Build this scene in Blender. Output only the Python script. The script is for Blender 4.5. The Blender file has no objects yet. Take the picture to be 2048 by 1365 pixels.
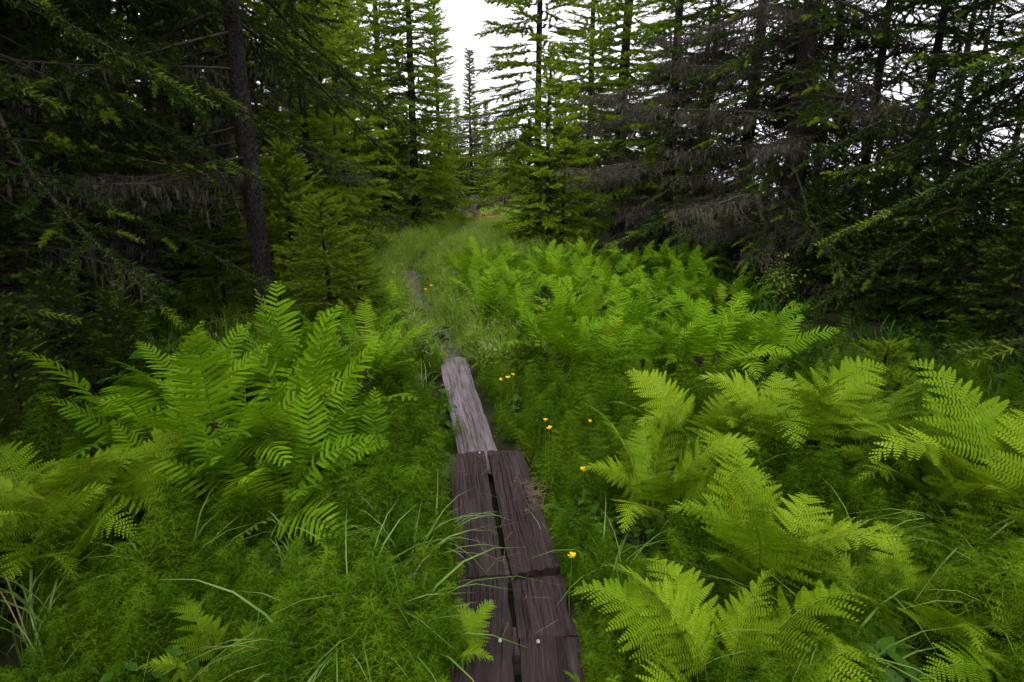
import bpy, math, random
import numpy as np
from mathutils import Vector, Matrix, Euler

R = math.radians
SC = bpy.context.scene
COL = SC.collection
rng = random.Random(7)
nrng = np.random.default_rng(7)

# ------------------------------------------------------------------ camera
F = 1195.0                      # focal length in pixels of the 2048 px wide photograph
PITCH = R(16.4)
CAMZ = 1.72
cam_d = bpy.data.cameras.new('camera')
cam_d.sensor_width = 36.0
cam_d.lens = F / 2048 * 36.0
cam_d.clip_start = 0.05
cam_d.clip_end = 3000
cam = bpy.data.objects.new('camera', cam_d)
COL.objects.link(cam)
cam.location = (0, 0, CAMZ)
cam.rotation_euler = (R(90) - PITCH, 0, 0)
SC.camera = cam

# ------------------------------------------------------------------ sky, sun, exposure
world = bpy.data.worlds.new('World')
SC.world = world
world.use_nodes = True
wn, wl = world.node_tree.nodes, world.node_tree.links
wn.clear()
sky = wn.new('ShaderNodeTexSky')
sky.sky_type = 'NISHITA'
sky.sun_disc = False
sky.sun_elevation = R(58)
sky.sun_rotation = R(188)
sky.air_density = 1.0
sky.dust_density = 6.0
hs = wn.new('ShaderNodeHueSaturation')
hs.inputs['Saturation'].default_value = 0.10
mixw = wn.new('ShaderNodeMix')
mixw.data_type = 'RGBA'
mixw.inputs['Factor'].default_value = 0.75
mixw.inputs['B'].default_value = (11.4, 11.0, 12.2, 1)       # even cloud layer
bg = wn.new('ShaderNodeBackground')
bg.inputs['Strength'].default_value = 0.10
wo = wn.new('ShaderNodeOutputWorld')
wl.new(sky.outputs[0], hs.inputs['Color'])
wl.new(hs.outputs[0], mixw.inputs['A'])
wl.new(mixw.outputs['Result'], bg.inputs['Color'])
wl.new(bg.outputs[0], wo.inputs['Surface'])

sun_d = bpy.data.lights.new('sun', 'SUN')
sun_d.energy = 1.5
sun_d.angle = R(40)
sun_d.color = (1.0, 0.96, 0.90)
sun = bpy.data.objects.new('sun', sun_d)
COL.objects.link(sun)
_el, _az = R(58), R(188)
_to = Vector((math.sin(_az) * math.cos(_el), math.cos(_az) * math.cos(_el), math.sin(_el)))
sun.rotation_euler = _to.to_track_quat('Z', 'Y').to_euler()
sun.location = (0, 0, 30)

SC.view_settings.view_transform = 'Standard'
SC.view_settings.look = 'None'
SC.view_settings.gamma = 1.0
SC.view_settings.exposure = 1.25
SC.view_settings.use_curve_mapping = False
SC.render.engine = 'CYCLES'
cy = SC.cycles
cy.max_bounces = 4
cy.diffuse_bounces = 3
cy.glossy_bounces = 1
cy.transmission_bounces = 3
cy.transparent_max_bounces = 4
cy.use_denoising = True
cy.use_adaptive_sampling = True
cy.adaptive_threshold = 0.02
cy.adaptive_min_samples = 24
cy.sample_clamp_indirect = 6.0

# ------------------------------------------------------------------ pixel helpers
CP, SP = math.cos(PITCH), math.sin(PITCH)

def ray(px, py):
    x, y = (px - 1024) / F, (682.5 - py) / F
    return Vector((x, CP + y * SP, -SP + y * CP))

def on_ground(px, py, z=0.0):
    d = ray(px, py)
    t = (z - CAMZ) / d.z
    return d.x * t, d.y * t

def col_at(px, Y, z=1.7):
    zc = Y * CP + (CAMZ - z) * SP
    return (px - 1024) / F * zc

def proj(x, y, z):
    zc = y * CP + (CAMZ - z) * SP
    up = -y * -SP * -1 if False else (z - CAMZ) * CP + y * SP
    if zc < 0.05:
        return -9999, -9999
    return 1024 + F * x / zc, 682.5 - F * up / zc

# ------------------------------------------------------------------ terrain height
def smooth(a, b, x):
    t = min(1, max(0, (x - a) / (b - a)))
    return t * t * (3 - 2 * t)

def hnoise(x, y):
    return (math.sin(x * 1.3 + 0.7) * math.cos(y * 1.1 + 0.4) * 0.5 + math.sin(x * 0.43 + y * 0.61) * 0.6
            + math.sin(x * 2.9 - y * 2.3 + 1.0) * 0.22)

def path_x(y):
    pts = [(-2, 0.15), (0, 0.08), (1.9, 0.02), (3.46, -0.17), (5.2, -0.53), (7, -0.95), (9.7, -1.62), (12, -1.7), (16, -1.4),
           (20, -1.2), (30, -1.6), (60, -3)]
    for (a, xa), (b, xb) in zip(pts, pts[1:]):
        if y <= b:
            return xa + (xb - xa) * (y - a) / (b - a)
    return -3

def gz(x, y):
    z = 0.05 * hnoise(x, y)
    d = abs(x - path_x(y))
    z *= smooth(0.2, 1.2, d) if y < 20 else 1
    z += 0.10 * smooth(3.5, 8, abs(x)) * (0.5 + 0.5 * hnoise(x * 0.5, y * 0.5))
    s = x - 0.10 * (y - 12)
    z -= 2.6 * smooth(10.5, 19, s) + 3.0 * smooth(19, 60, s)
    return z

# ------------------------------------------------------------------ mesh helpers
def link(o, parent=None):
    COL.objects.link(o)
    if parent is not None:
        o.parent = parent
    return o

class MB:
    """collects arrays of triangles/quads and builds one mesh"""
    def __init__(self):
        self.v, self.f, self.m, self.n = [], [], [], 0
    def add(self, V, Fc, mat=0):
        V = np.asarray(V, dtype=np.float32).reshape(-1, 3)
        Fc = np.asarray(Fc, dtype=np.int32)
        if len(Fc) == 0:
            return
        self.v.append(V)
        self.f.append(Fc + self.n)
        self.m.append(np.full(len(Fc), mat, dtype=np.int32))
        self.n += len(V)
    def inst(self, V, Fc, mats, locs, mat=0):
        """stamp a template at N places: mats (N,3,3), locs (N,3)"""
        mats = np.asarray(mats, dtype=np.float32); locs = np.asarray(locs, dtype=np.float32)
        if len(locs) == 0:
            return
        P = np.einsum('nij,vj->nvi', mats, V) + locs[:, None, :]
        off = (np.arange(len(locs)) * len(V))[:, None, None]
        FF = (np.asarray(Fc)[None] + off).reshape(-1, np.asarray(Fc).shape[1])
        self.add(P.reshape(-1, 3), FF, mat)
    def mesh(self, name, mats, smooth_shade=False):
        me = bpy.data.meshes.new(name)
        V = np.concatenate(self.v)
        me.vertices.add(len(V))
        me.vertices.foreach_set('co', V.ravel())
        starts, loops, mi, pos = [], [], [], 0
        for Fc, m in zip(self.f, self.m):
            k = Fc.shape[1]
            starts.append(pos + np.arange(len(Fc), dtype=np.int32) * k)
            loops.append(Fc.ravel())
            mi.append(m)
            pos += Fc.size
        loops = np.concatenate(loops).astype(np.int32)
        starts = np.concatenate(starts).astype(np.int32)
        me.loops.add(len(loops))
        me.loops.foreach_set('vertex_index', loops)
        me.polygons.add(len(starts))
        me.polygons.foreach_set('loop_start', starts)
        me.polygons.foreach_set('material_index', np.concatenate(mi))
        if smooth_shade:
            me.polygons.foreach_set('use_smooth', np.ones(len(starts), dtype=bool))
        for m in (mats if isinstance(mats, (list, tuple)) else [mats]):
            me.materials.append(m)
        me.update(calc_edges=True)
        me.validate()
        return me
    def build(self, name, mats, parent=None, smooth_shade=False):
        return link(bpy.data.objects.new(name, self.mesh(name, mats, smooth_shade)), parent)

def tube(mb, pts, rad, sides=6, mat=0, caps=True):
    pts = np.asarray(pts, dtype=np.float32)
    n = len(pts)
    rad = np.broadcast_to(np.asarray(rad, dtype=np.float32), (n,))
    T = np.gradient(pts, axis=0)
    T /= np.linalg.norm(T, axis=1)[:, None] + 1e-9
    ref = np.array([0, 0, 1.0]) if abs(T[0][2]) < 0.9 else np.array([1.0, 0, 0])
    A = np.cross(T, ref); A /= np.linalg.norm(A, axis=1)[:, None] + 1e-9
    B = np.cross(T, A)
    th = np.arange(sides) * 2 * math.pi / sides
    ring = pts[:, None, :] + rad[:, None, None] * (A[:, None, :] * np.cos(th)[None, :, None] + B[:, None, :] * np.sin(th)[None, :, None])
    V = ring.reshape(-1, 3)
    i = np.arange(n - 1)[:, None] * sides; j = np.arange(sides)[None]; j2 = (j + 1) % sides
    Q = np.stack([i + j, i + sides + j, i + sides + j2, i + j2], -1).reshape(-1, 4)
    mb.add(V, Q, mat)
    if caps:
        V2 = np.concatenate([ring[-1], pts[-1:]]); k = np.arange(sides)
        mb.add(V2, np.stack([k, (k + 1) % sides, np.full(sides, sides)], -1), mat)

def tag(o, label=None, cat=None, group=None, kind=None):
    if label: o['label'] = label
    if cat: o['category'] = cat
    if group: o['group'] = group
    if kind: o['kind'] = kind
    return o

def empty(name, loc, rz=0, label=None, cat=None, group=None):
    o = bpy.data.objects.new(name, None)
    o.empty_display_size = 0.1
    COL.objects.link(o)
    o.location = loc
    o.rotation_euler = (0, 0, rz)
    return tag(o, label, cat, group)

def part(name, me, parent, loc=(0, 0, 0), rot=(0, 0, 0), sc=1.0):
    o = bpy.data.objects.new(name, me)
    COL.objects.link(o)
    o.parent = parent
    o.location = loc
    o.rotation_euler = rot
    o.scale = (sc, sc, sc) if not isinstance(sc, (tuple, list)) else sc
    return o

ORD = ['first', 'second', 'third', 'fourth', 'fifth', 'sixth', 'seventh', 'eighth', 'ninth', 'tenth', 'eleventh', 'twelfth',
       'thirteenth', 'fourteenth', 'fifteenth', 'sixteenth', 'seventeenth', 'eighteenth', 'nineteenth', 'twentieth']
def ordinal(i):
    if i < 20:
        return ORD[i]
    tens = {2: 'twenty', 3: 'thirty', 4: 'forty', 5: 'fifty', 6: 'sixty', 7: 'seventy', 8: 'eighty', 9: 'ninety'}[(i + 1) // 10]
    u = (i + 1) % 10
    return {'twenty': 'twentieth', 'thirty': 'thirtieth', 'forty': 'fortieth', 'fifty': 'fiftieth', 'sixty': 'sixtieth'}.get(tens, tens + 'th') if u == 0 else tens + '-' + ORD[u - 1]

# ------------------------------------------------------------------ materials
def new_mat(name):
    m = bpy.data.materials.new(name)
    m.use_nodes = True
    nt = m.node_tree
    nt.nodes.clear()
    out = nt.nodes.new('ShaderNodeOutputMaterial')
    return m, nt, out

def ramp(nt, stops):
    r = nt.nodes.new('ShaderNodeValToRGB')
    el = r.color_ramp.elements
    while len(el) < len(stops):
        el.new(0.5)
    for e, (p, c) in zip(el, stops):
        e.position = p
        e.color = (*c, 1)
    return r

def leaf_mat(name, c1, c2, c3=None, trans=0.35, rough=0.5, nscale=6.0, spec=0.35, island=True):
    """leaf: colour varies from object to object, across the object and from leaflet to leaflet"""
    m, nt, out = new_mat(name)
    N, L = nt.nodes, nt.links
    oi = N.new('ShaderNodeObjectInfo')
    geo = N.new('ShaderNodeNewGeometry')
    tc = N.new('ShaderNodeTexCoord')
    no = N.new('ShaderNodeTexNoise')
    no.inputs['Scale'].default_value = nscale
    no.inputs['Detail'].default_value = 3
    L.new(tc.outputs['Object'], no.inputs['Vector'])
    a = N.new('ShaderNodeMath'); a.operation = 'MULTIPLY_ADD'
    a.inputs[1].default_value = 0.48
    L.new(oi.outputs['Random'], a.inputs[0])
    b = N.new('ShaderNodeMath'); b.operation = 'MULTIPLY_ADD'
    b.inputs[1].default_value = 0.35
    L.new(no.outputs['Fac'], b.inputs[0])
    L.new(b.outputs[0], a.inputs[2])
    if island:
        c = N.new('ShaderNodeMath'); c.operation = 'MULTIPLY'
        c.inputs[1].default_value = 0.28
        L.new(geo.outputs['Random Per Island'], c.inputs[0])
        L.new(c.outputs[0], b.inputs[2])
    else:
        b.inputs[2].default_value = 0.14
    stops = [(0.15, c1), (0.75, c2)] if c3 is None else [(0.12, c1), (0.55, c2), (0.88, c3)]
    r = ramp(nt, stops)
    L.new(a.outputs[0], r.inputs[0])
    p = N.new('ShaderNodeBsdfPrincipled')
    p.inputs['Roughness'].default_value = rough
    p.inputs['Specular IOR Level'].default_value = spec
    L.new(r.outputs[0], p.inputs['Base Color'])
    t = N.new('ShaderNodeBsdfTranslucent')
    g = N.new('ShaderNodeMix'); g.data_type = 'RGBA'; g.blend_type = 'MULTIPLY'
    g.inputs['Factor'].default_value = 1.0
    g.inputs['B'].default_value = (1.25, 1.25, 0.55, 1)
    L.new(r.outputs[0], g.inputs['A'])
    L.new(g.outputs['Result'], t.inputs['Color'])
    mx = N.new('ShaderNodeMixShader')
    mx.inputs[0].default_value = trans
    L.new(p.outputs[0], mx.inputs[1]); L.new(t.outputs[0], mx.inputs[2])
    L.new(mx.outputs[0], out.inputs['Surface'])
    return m

def plain_mat(name, c1, c2, scale=8.0, rough=0.8, bump=0.0, stretch=(1, 1, 1), spec=0.3, detail=6):
    m, nt, out = new_mat(name)
    N, L = nt.nodes, nt.links
    tc = N.new('ShaderNodeTexCoord'); mp = N.new('ShaderNodeMapping')
    mp.inputs['Scale'].default_value = stretch
    no = N.new('ShaderNodeTexNoise')
    no.inputs['Scale'].default_value = scale
    no.inputs['Detail'].default_value = detail
    no.inputs['Roughness'].default_value = 0.65
    L.new(tc.outputs['Object'], mp.inputs['Vector']); L.new(mp.outputs[0], no.inputs['Vector'])
    r = ramp(nt, [(0.32, c1), (0.68, c2)])
    L.new(no.outputs['Fac'], r.inputs[0])
    p = N.new('ShaderNodeBsdfPrincipled')
    p.inputs['Roughness'].default_value = rough
    p.inputs['Specular IOR Level'].default_value = spec
    L.new(r.outputs[0], p.inputs['Base Color'])
    if bump:
        bp = N.new('ShaderNodeBump')
        bp.inputs['Strength'].default_value = bump
        bp.inputs['Distance'].default_value = 0.02
        L.new(no.outputs['Fac'], bp.inputs['Height']); L.new(bp.outputs[0], p.inputs['Normal'])
    L.new(p.outputs[0], out.inputs['Surface'])
    return m

def bark_mat(name, dark, light, lichen):
    m, nt, out = new_mat(name)
    N, L = nt.nodes, nt.links
    tc = N.new('ShaderNodeTexCoord'); mp = N.new('ShaderNodeMapping')
    mp.inputs['Scale'].default_value = (1, 1, 1.1)
    vo = N.new('ShaderNodeTexVoronoi'); vo.inputs['Scale'].default_value = 42
    no = N.new('ShaderNodeTexNoise'); no.inputs['Scale'].default_value = 26; no.inputs['Detail'].default_value = 7
    no2 = N.new('ShaderNodeTexNoise'); no2.inputs['Scale'].default_value = 5; no2.inputs['Detail'].default_value = 5
    for n_ in (vo, no):
        L.new(mp.outputs[0], n_.inputs['Vector'])
    L.new(tc.outputs['Object'], mp.inputs['Vector']); L.new(tc.outputs['Object'], no2.inputs['Vector'])
    r = ramp(nt, [(0.3, dark), (0.7, light)])
    L.new(no.outputs['Fac'], r.inputs[0])
    r2 = ramp(nt, [(0.56, (0, 0, 0)), (0.66, (1, 1, 1))])
    L.new(no2.outputs['Fac'], r2.inputs[0])
    mu = N.new('ShaderNodeMath'); mu.operation = 'MULTIPLY'; mu.inputs[1].default_value = 0.45
    L.new(r2.outputs[0], mu.inputs[0])
    mx = N.new('ShaderNodeMix'); mx.data_type = 'RGBA'
    L.new(mu.outputs[0], mx.inputs['Factor']); L.new(r.outputs[0], mx.inputs['A'])
    mx.inputs['B'].default_value = (*lichen, 1)
    p = N.new('ShaderNodeBsdfPrincipled'); p.inputs['Roughness'].default_value = 0.85
    p.inputs['Specular IOR Level'].default_value = 0.25
    L.new(mx.outputs['Result'], p.inputs['Base Color'])
    ad = N.new('ShaderNodeMath'); ad.operation = 'ADD'
    L.new(vo.outputs['Distance'], ad.inputs[0]); L.new(no.outputs['Fac'], ad.inputs[1])
    bp = N.new('ShaderNodeBump'); bp.inputs['Strength'].default_value = 0.9; bp.inputs['Distance'].default_value = 0.02
    L.new(ad.outputs[0], bp.inputs['Height']); L.new(bp.outputs[0], p.inputs['Normal'])
    L.new(p.outputs[0], out.inputs['Surface'])
    return m

def wood_mat(name, dark, mid, light, rough=(0.28, 0.6), spec=0.5):
    """wet weathered board, grain along local Y"""
    m, nt, out = new_mat(name)
    N, L = nt.nodes, nt.links
    tc = N.new('ShaderNodeTexCoord'); oi = N.new('ShaderNodeObjectInfo')
    ofs = N.new('ShaderNodeVectorMath'); ofs.operation = 'SCALE'; ofs.inputs[0].default_value = (7.3, 11.9, 3.1)
    L.new(oi.outputs['Random'], ofs.inputs['Scale'])
    av = N.new('ShaderNodeVectorMath'); av.operation = 'ADD'
    L.new(tc.outputs['Object'], av.inputs[0]); L.new(ofs.outputs[0], av.inputs[1])
    def noise(scale, stretch, detail=6, rg=0.6, dist=0.0):
        mp = N.new('ShaderNodeMapping'); mp.inputs['Scale'].default_value = stretch
        n_ = N.new('ShaderNodeTexNoise'); n_.inputs['Scale'].default_value = scale
        n_.inputs['Detail'].default_value = detail; n_.inputs['Roughness'].default_value = rg; n_.inputs['Distortion'].default_value = dist
        L.new(av.outputs[0], mp.inputs['Vector']); L.new(mp.outputs[0], n_.inputs['Vector'])
        return n_
    fine = noise(170, (1, 0.035, 1), 5, 0.7)
    ring = noise(30, (1, 0.05, 1), 4, 0.55, 0.6)
    blot = noise(5, (1, 0.6, 1), 5, 0.6)
    crack = noise(120, (1, 0.018, 1), 4, 0.55, 0.15)
    s = N.new('ShaderNodeMath'); s.operation = 'MULTIPLY_ADD'; s.inputs[1].default_value = 0.5
    L.new(fine.outputs['Fac'], s.inputs[0])
    s2 = N.new('ShaderNodeMath'); s2.operation = 'MULTIPLY'; s2.inputs[1].default_value = 0.5
    L.new(ring.outputs['Fac'], s2.inputs[0]); L.new(s2.outputs[0], s.inputs[2])
    r = ramp(nt, [(0.33, dark), (0.5, mid), (0.68, light)])
    L.new(s.outputs[0], r.inputs[0])
    rb = ramp(nt, [(0.32, (0.62, 0.56, 0.55)), (0.68, (1.1, 1.06, 1.1))])
    L.new(blot.outputs['Fac'], rb.inputs[0])
    mx = N.new('ShaderNodeMix'); mx.data_type = 'RGBA'; mx.blend_type = 'MULTIPLY'; mx.inputs['Factor'].default_value = 1
    L.new(r.outputs[0], mx.inputs['A']); L.new(rb.outputs[0], mx.inputs['B'])
    rc = ramp(nt, [(0.34, (0.25, 0.22, 0.22)), (0.43, (1, 1, 1))])
    L.new(crack.outputs['Fac'], rc.inputs[0])
    mx2 = N.new('ShaderNodeMix'); mx2.data_type = 'RGBA'; mx2.blend_type = 'MULTIPLY'; mx2.inputs['Factor'].default_value = 1
    L.new(mx.outputs['Result'], mx2.inputs['A']); L.new(rc.outputs[0], mx2.inputs['B'])
    dirt = noise(11, (1, 0.5, 1), 6, 0.7)
    rd = ramp(nt, [(0.56, (0, 0, 0)), (0.70, (0.75, 0.75, 0.75))])
    L.new(dirt.outputs['Fac'], rd.inputs[0])
    mx3 = N.new('ShaderNodeMix'); mx3.data_type = 'RGBA'
    L.new(rd.outputs[0], mx3.inputs['Factor']); L.new(mx2.outputs['Result'], mx3.inputs['A'])
    mx3.inputs['B'].default_value = (0.018, 0.016, 0.007, 1)
    p = N.new('ShaderNodeBsdfPrincipled')
    L.new(mx3.outputs['Result'], p.inputs['Base Color'])
    rr = N.new('ShaderNodeMapRange')
    rr.inputs['From Min'].default_value = 0.3; rr.inputs['From Max'].default_value = 0.7
    rr.inputs['To Min'].default_value = rough[0]; rr.inputs['To Max'].default_value = rough[1]
    L.new(blot.outputs['Fac'], rr.inputs['Value']); L.new(rr.outputs[0], p.inputs['Roughness'])
    p.inputs['Specular IOR Level'].default_value = spec
    h = N.new('ShaderNodeMath'); h.operation = 'MULTIPLY'
    L.new(s.outputs[0], h.inputs[0]); L.new(rc.outputs[0], h.inputs[1])
    bp = N.new('ShaderNodeBump'); bp.inputs['Strength'].default_value = 0.8; bp.inputs['Distance'].default_value = 0.012
    L.new(h.outputs[0], bp.inputs['Height']); L.new(bp.outputs[0], p.inputs['Normal'])
    L.new(p.outputs[0], out.inputs['Surface'])
    return m

M = {}
M['fern_a'] = leaf_mat('interrupted_fern_green', (0.064, 0.160, 0.003), (0.118, 0.245, 0.004), (0.190, 0.315, 0.007), 0.32, 0.6, 3, spec=.06)
M['fern_b'] = leaf_mat('wood_fern_green', (0.084, 0.172, 0.004), (0.145, 0.245, 0.007), (0.222, 0.318, 0.015), 0.30, 0.6, 3, spec=.06)
M['fern_stalk'] = plain_mat('fern_stalk_green', (0.07, 0.12, 0.02), (0.14, 0.18, 0.03), 20, 0.5)
M['fertile'] = plain_mat('fertile_brown', (0.012, 0.008, 0.004), (0.05, 0.025, 0.012), 40, 0.8)
M['horsetail'] = leaf_mat('horsetail_green', (0.026, 0.070, 0.003), (0.060, 0.124, 0.004), (0.116, 0.200, 0.007), 0.30, 0.7, 1.2, spec=.03, island=False)
M['grass'] = leaf_mat('grass_green', (0.115, 0.225, 0.009), (0.170, 0.290, 0.014), (0.235, 0.345, 0.030), 0.40, 0.5, 1.0, spec=.15)
M['sedge'] = leaf_mat('sedge_green', (0.085, 0.18, 0.020), (0.13, 0.24, 0.036), (0.19, 0.28, 0.070), 0.30, 0.4, 3)
M['straw'] = leaf_mat('dry_grass', (0.13, 0.09, 0.035), (0.24, 0.18, 0.08), None, 0.25, 0.6, 5)
M['seed'] = leaf_mat('grass_seed_heads', (0.17, 0.20, 0.08), (0.26, 0.28, 0.13), None, 0.25, 0.6, 5)
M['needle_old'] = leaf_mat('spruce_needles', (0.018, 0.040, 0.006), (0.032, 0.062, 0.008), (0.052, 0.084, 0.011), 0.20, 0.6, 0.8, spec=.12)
M['needle_lit'] = leaf_mat('spruce_needles_lit', (0.088, 0.145, 0.010), (0.135, 0.205, 0.014), (0.190, 0.255, 0.022), 0.42, 0.65, 0.8, spec=.06)  # lighter copy of the needles: light on the crowns put into the colour
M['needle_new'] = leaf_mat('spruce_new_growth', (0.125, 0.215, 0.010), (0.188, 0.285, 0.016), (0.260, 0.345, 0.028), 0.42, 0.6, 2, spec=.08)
M['needle_dry'] = leaf_mat('rusty_dead_needles', (0.05, 0.032, 0.015), (0.085, 0.055, 0.022), None, 0.1, 0.7, 2)
M['twig_dead'] = plain_mat('dead_twig', (0.022, 0.018, 0.014), (0.075, 0.063, 0.050), 5, 0.85)
M['lichen'] = leaf_mat('beard_lichen', (0.050, 0.050, 0.032), (0.100, 0.098, 0.064), None, 0.25, 0.85, 3)
M['wood_live'] = plain_mat('live_twig', (0.03, 0.022, 0.016), (0.075, 0.055, 0.04), 9, 0.85)
M['bark'] = bark_mat('spruce_bark', (0.008, 0.006, 0.005), (0.034, 0.027, 0.024), (0.075, 0.074, 0.060))
M['plank_near'] = wood_mat('wet_dark_board', (0.008, 0.005, 0.0045), (0.026, 0.0175, 0.0165), (0.060, 0.044, 0.043), (.4, .7), .22)
M['plank_sheen'] = wood_mat('wet_board_sky_sheen', (0.045, 0.036, 0.040), (0.132, 0.112, 0.122), (0.220, 0.195, 0.212), (0.3, 0.55))  # pale violet reflection of the sky is put into the board colour
M['plank_old'] = wood_mat('old_sunken_board', (0.02, 0.014, 0.012), (0.05, 0.037, 0.032), (0.085, 0.064, 0.056), (0.5, 0.75))
M['soil'] = plain_mat('forest_soil', (0.010, 0.012, 0.005), (0.032, 0.036, 0.012), 3.5, 0.95, 0.8, spec=.05)
M['leafy'] = leaf_mat('broad_leaf_green', (0.025, 0.080, 0.006), (0.050, 0.125, 0.010), None, 0.3, 0.5, 4, spec=.1)
M['shrub'] = leaf_mat('shrub_leaf_green', (0.10, 0.17, 0.018), (0.15, 0.23, 0.026), (0.20, 0.28, 0.045), 0.35, 0.5, 4, spec=.15)
M['yellow'] = leaf_mat('buttercup_yellow', (0.75, 0.50, 0.01), (0.85, 0.60, 0.012), None, 0.3, 0.35, 10)
M['nail'] = plain_mat('pale_nail_head', (0.16, 0.15, 0.15), (0.36, 0.35, 0.36), 60, 0.4)
M['red_wood'] = plain_mat('reddish_rotten_wood', (0.10, 0.035, 0.012), (0.28, 0.10, 0.035), 14, 0.85, 0.5)
M['grey_wood'] = plain_mat('grey_dead_wood', (0.035, 0.03, 0.027), (0.10, 0.09, 0.08), 12, 0.85, 0.5, (1, 1, 0.2))
def water():
    m, nt, out = new_mat('lake_water')
    N, L = nt.nodes, nt.links
    p = N.new('ShaderNodeBsdfPrincipled')
    p.inputs['Base Color'].default_value = (0.03, 0.04, 0.045, 1)
    p.inputs['Roughness'].default_value = 0.12
    no = N.new('ShaderNodeTexNoise'); no.inputs['Scale'].default_value = 1.2; no.inputs['Detail'].default_value = 4
    tc = N.new('ShaderNodeTexCoord'); L.new(tc.outputs['Object'], no.inputs['Vector'])
    bp = N.new('ShaderNodeBump'); bp.inputs['Strength'].default_value = 0.25; bp.inputs['Distance'].default_value = 0.1
    L.new(no.outputs['Fac'], bp.inputs['Height']); L.new(bp.outputs[0], p.inputs['Normal'])
    L.new(p.outputs[0], out.inputs['Surface'])
    return m
M['water'] = water()

# ------------------------------------------------------------------ ground and lake
def build_ground():
    xs = np.concatenate([np.linspace(-400, -30, 14), np.linspace(-28, 28, 150), np.linspace(30, 400, 14)])
    ys = np.concatenate([np.linspace(-60, -3, 14), np.linspace(-2.5, 14, 70), np.linspace(14.5, 50, 50), np.linspace(55, 900, 18)])
    V = np.array([(x, y, gz(x, y)) for y in ys for x in xs])
    nx, ny = len(xs), len(ys)
    i = np.arange(ny - 1)[:, None] * nx + np.arange(nx - 1)[None]
    Q = np.stack([i, i + 1, i + nx + 1, i + nx], -1).reshape(-1, 4)
    mb = MB(); mb.add(V, Q)
    tag(mb.build('ground', M['soil'], smooth_shade=True), kind='structure', label='dark damp forest soil under the plants')
    mb = MB()
    mb.add([(12, -60, -1.15), (900, -60, -1.15), (900, 1200, -1.15), (12, 1200, -1.15)], [(0, 1, 2, 3)])
    tag(mb.build('lake', M['water']), kind='structure', label='pale lake glimpsed between the trees on the right')
build_ground()

# ------------------------------------------------------------------ spruce building blocks
def shoot_template(stations, per, nl, nw, seed, fwd=0.75):
    """needle-covered shoot along +X, length 1: needles are slim triangles"""
    r = random.Random(seed)
    V, Fc = [], []
    for s in range(stations):
        x = (s + 0.3) / stations
        for k in range(per):
            a = 2 * math.pi * (k + 0.5 * (s % 2)) / per + r.uniform(-.4, .4)
            ln = nl * r.uniform(.75, 1.15) * (1 - 0.35 * x)
            rad = Vector((0, math.cos(a), math.sin(a) * 0.8 + 0.12))
            d = (rad + Vector((fwd, 0, 0))).normalized()
            w = Vector((1, 0, 0)).cross(d)
            w = w.normalized() * nw * 0.5 if r.random() < 0.6 else Vector((1, 0, 0)) * nw * 0.5
            b = Vector((x, 0, 0))
            i = len(V)
            V += [b - w, b + w, b + d * ln]
            Fc.append((i, i + 1, i + 2))
    i = len(V)
    V += [Vector((0, -nw * .4, 0)), Vector((0, nw * .4, 0)), Vector((1.12, 0, 0))]
    Fc.append((i, i + 1, i + 2))
    return np.array([tuple(v) for v in V], dtype=np.float32), np.array(Fc, dtype=np.int32)

SH_COARSE = [shoot_template(4, 4, 0.42, 0.19, s) for s in range(3)]
SH_MID = [shoot_template(7, 5, 0.27, 0.085, 10 + s) for s in range(3)]
SH_FINE = [shoot_template(8, 6, 0.30, 0.11, 20 + s) for s in range(3)]

def frame(d, roll):
    d = d / (np.linalg.norm(d) + 1e-9)
    up = np.array([0, 0, 1.0]) if abs(d[2]) < 0.95 else np.array([1.0, 0, 0])
    y = np.cross(up, d); y /= np.linalg.norm(y)
    z = np.cross(d, y)
    c, s = math.cos(roll), math.sin(roll)
    return np.stack([d, y * c + z * s, -y * s + z * c], axis=1)

def branch_pts(o, az, L, el, sag, tip, n=7, wob=0.03, r=rng):
    dh = np.array([math.cos(az), math.sin(az), 0])
    sd = np.array([-math.sin(az), math.cos(az), 0])
    s = np.linspace(0, 1, n)
    z = L * (math.tan(el) * s - sag * s ** 2 + tip * s ** 4)
    w = np.cumsum([0] + [r.uniform(-1, 1) * wob * L for _ in range(n - 1)])
    return np.asarray(o)[None] + dh[None] * (L * s)[:, None] + np.array([0, 0, 1.0])[None] * z[:, None] + sd[None] * w[:, None]

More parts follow.
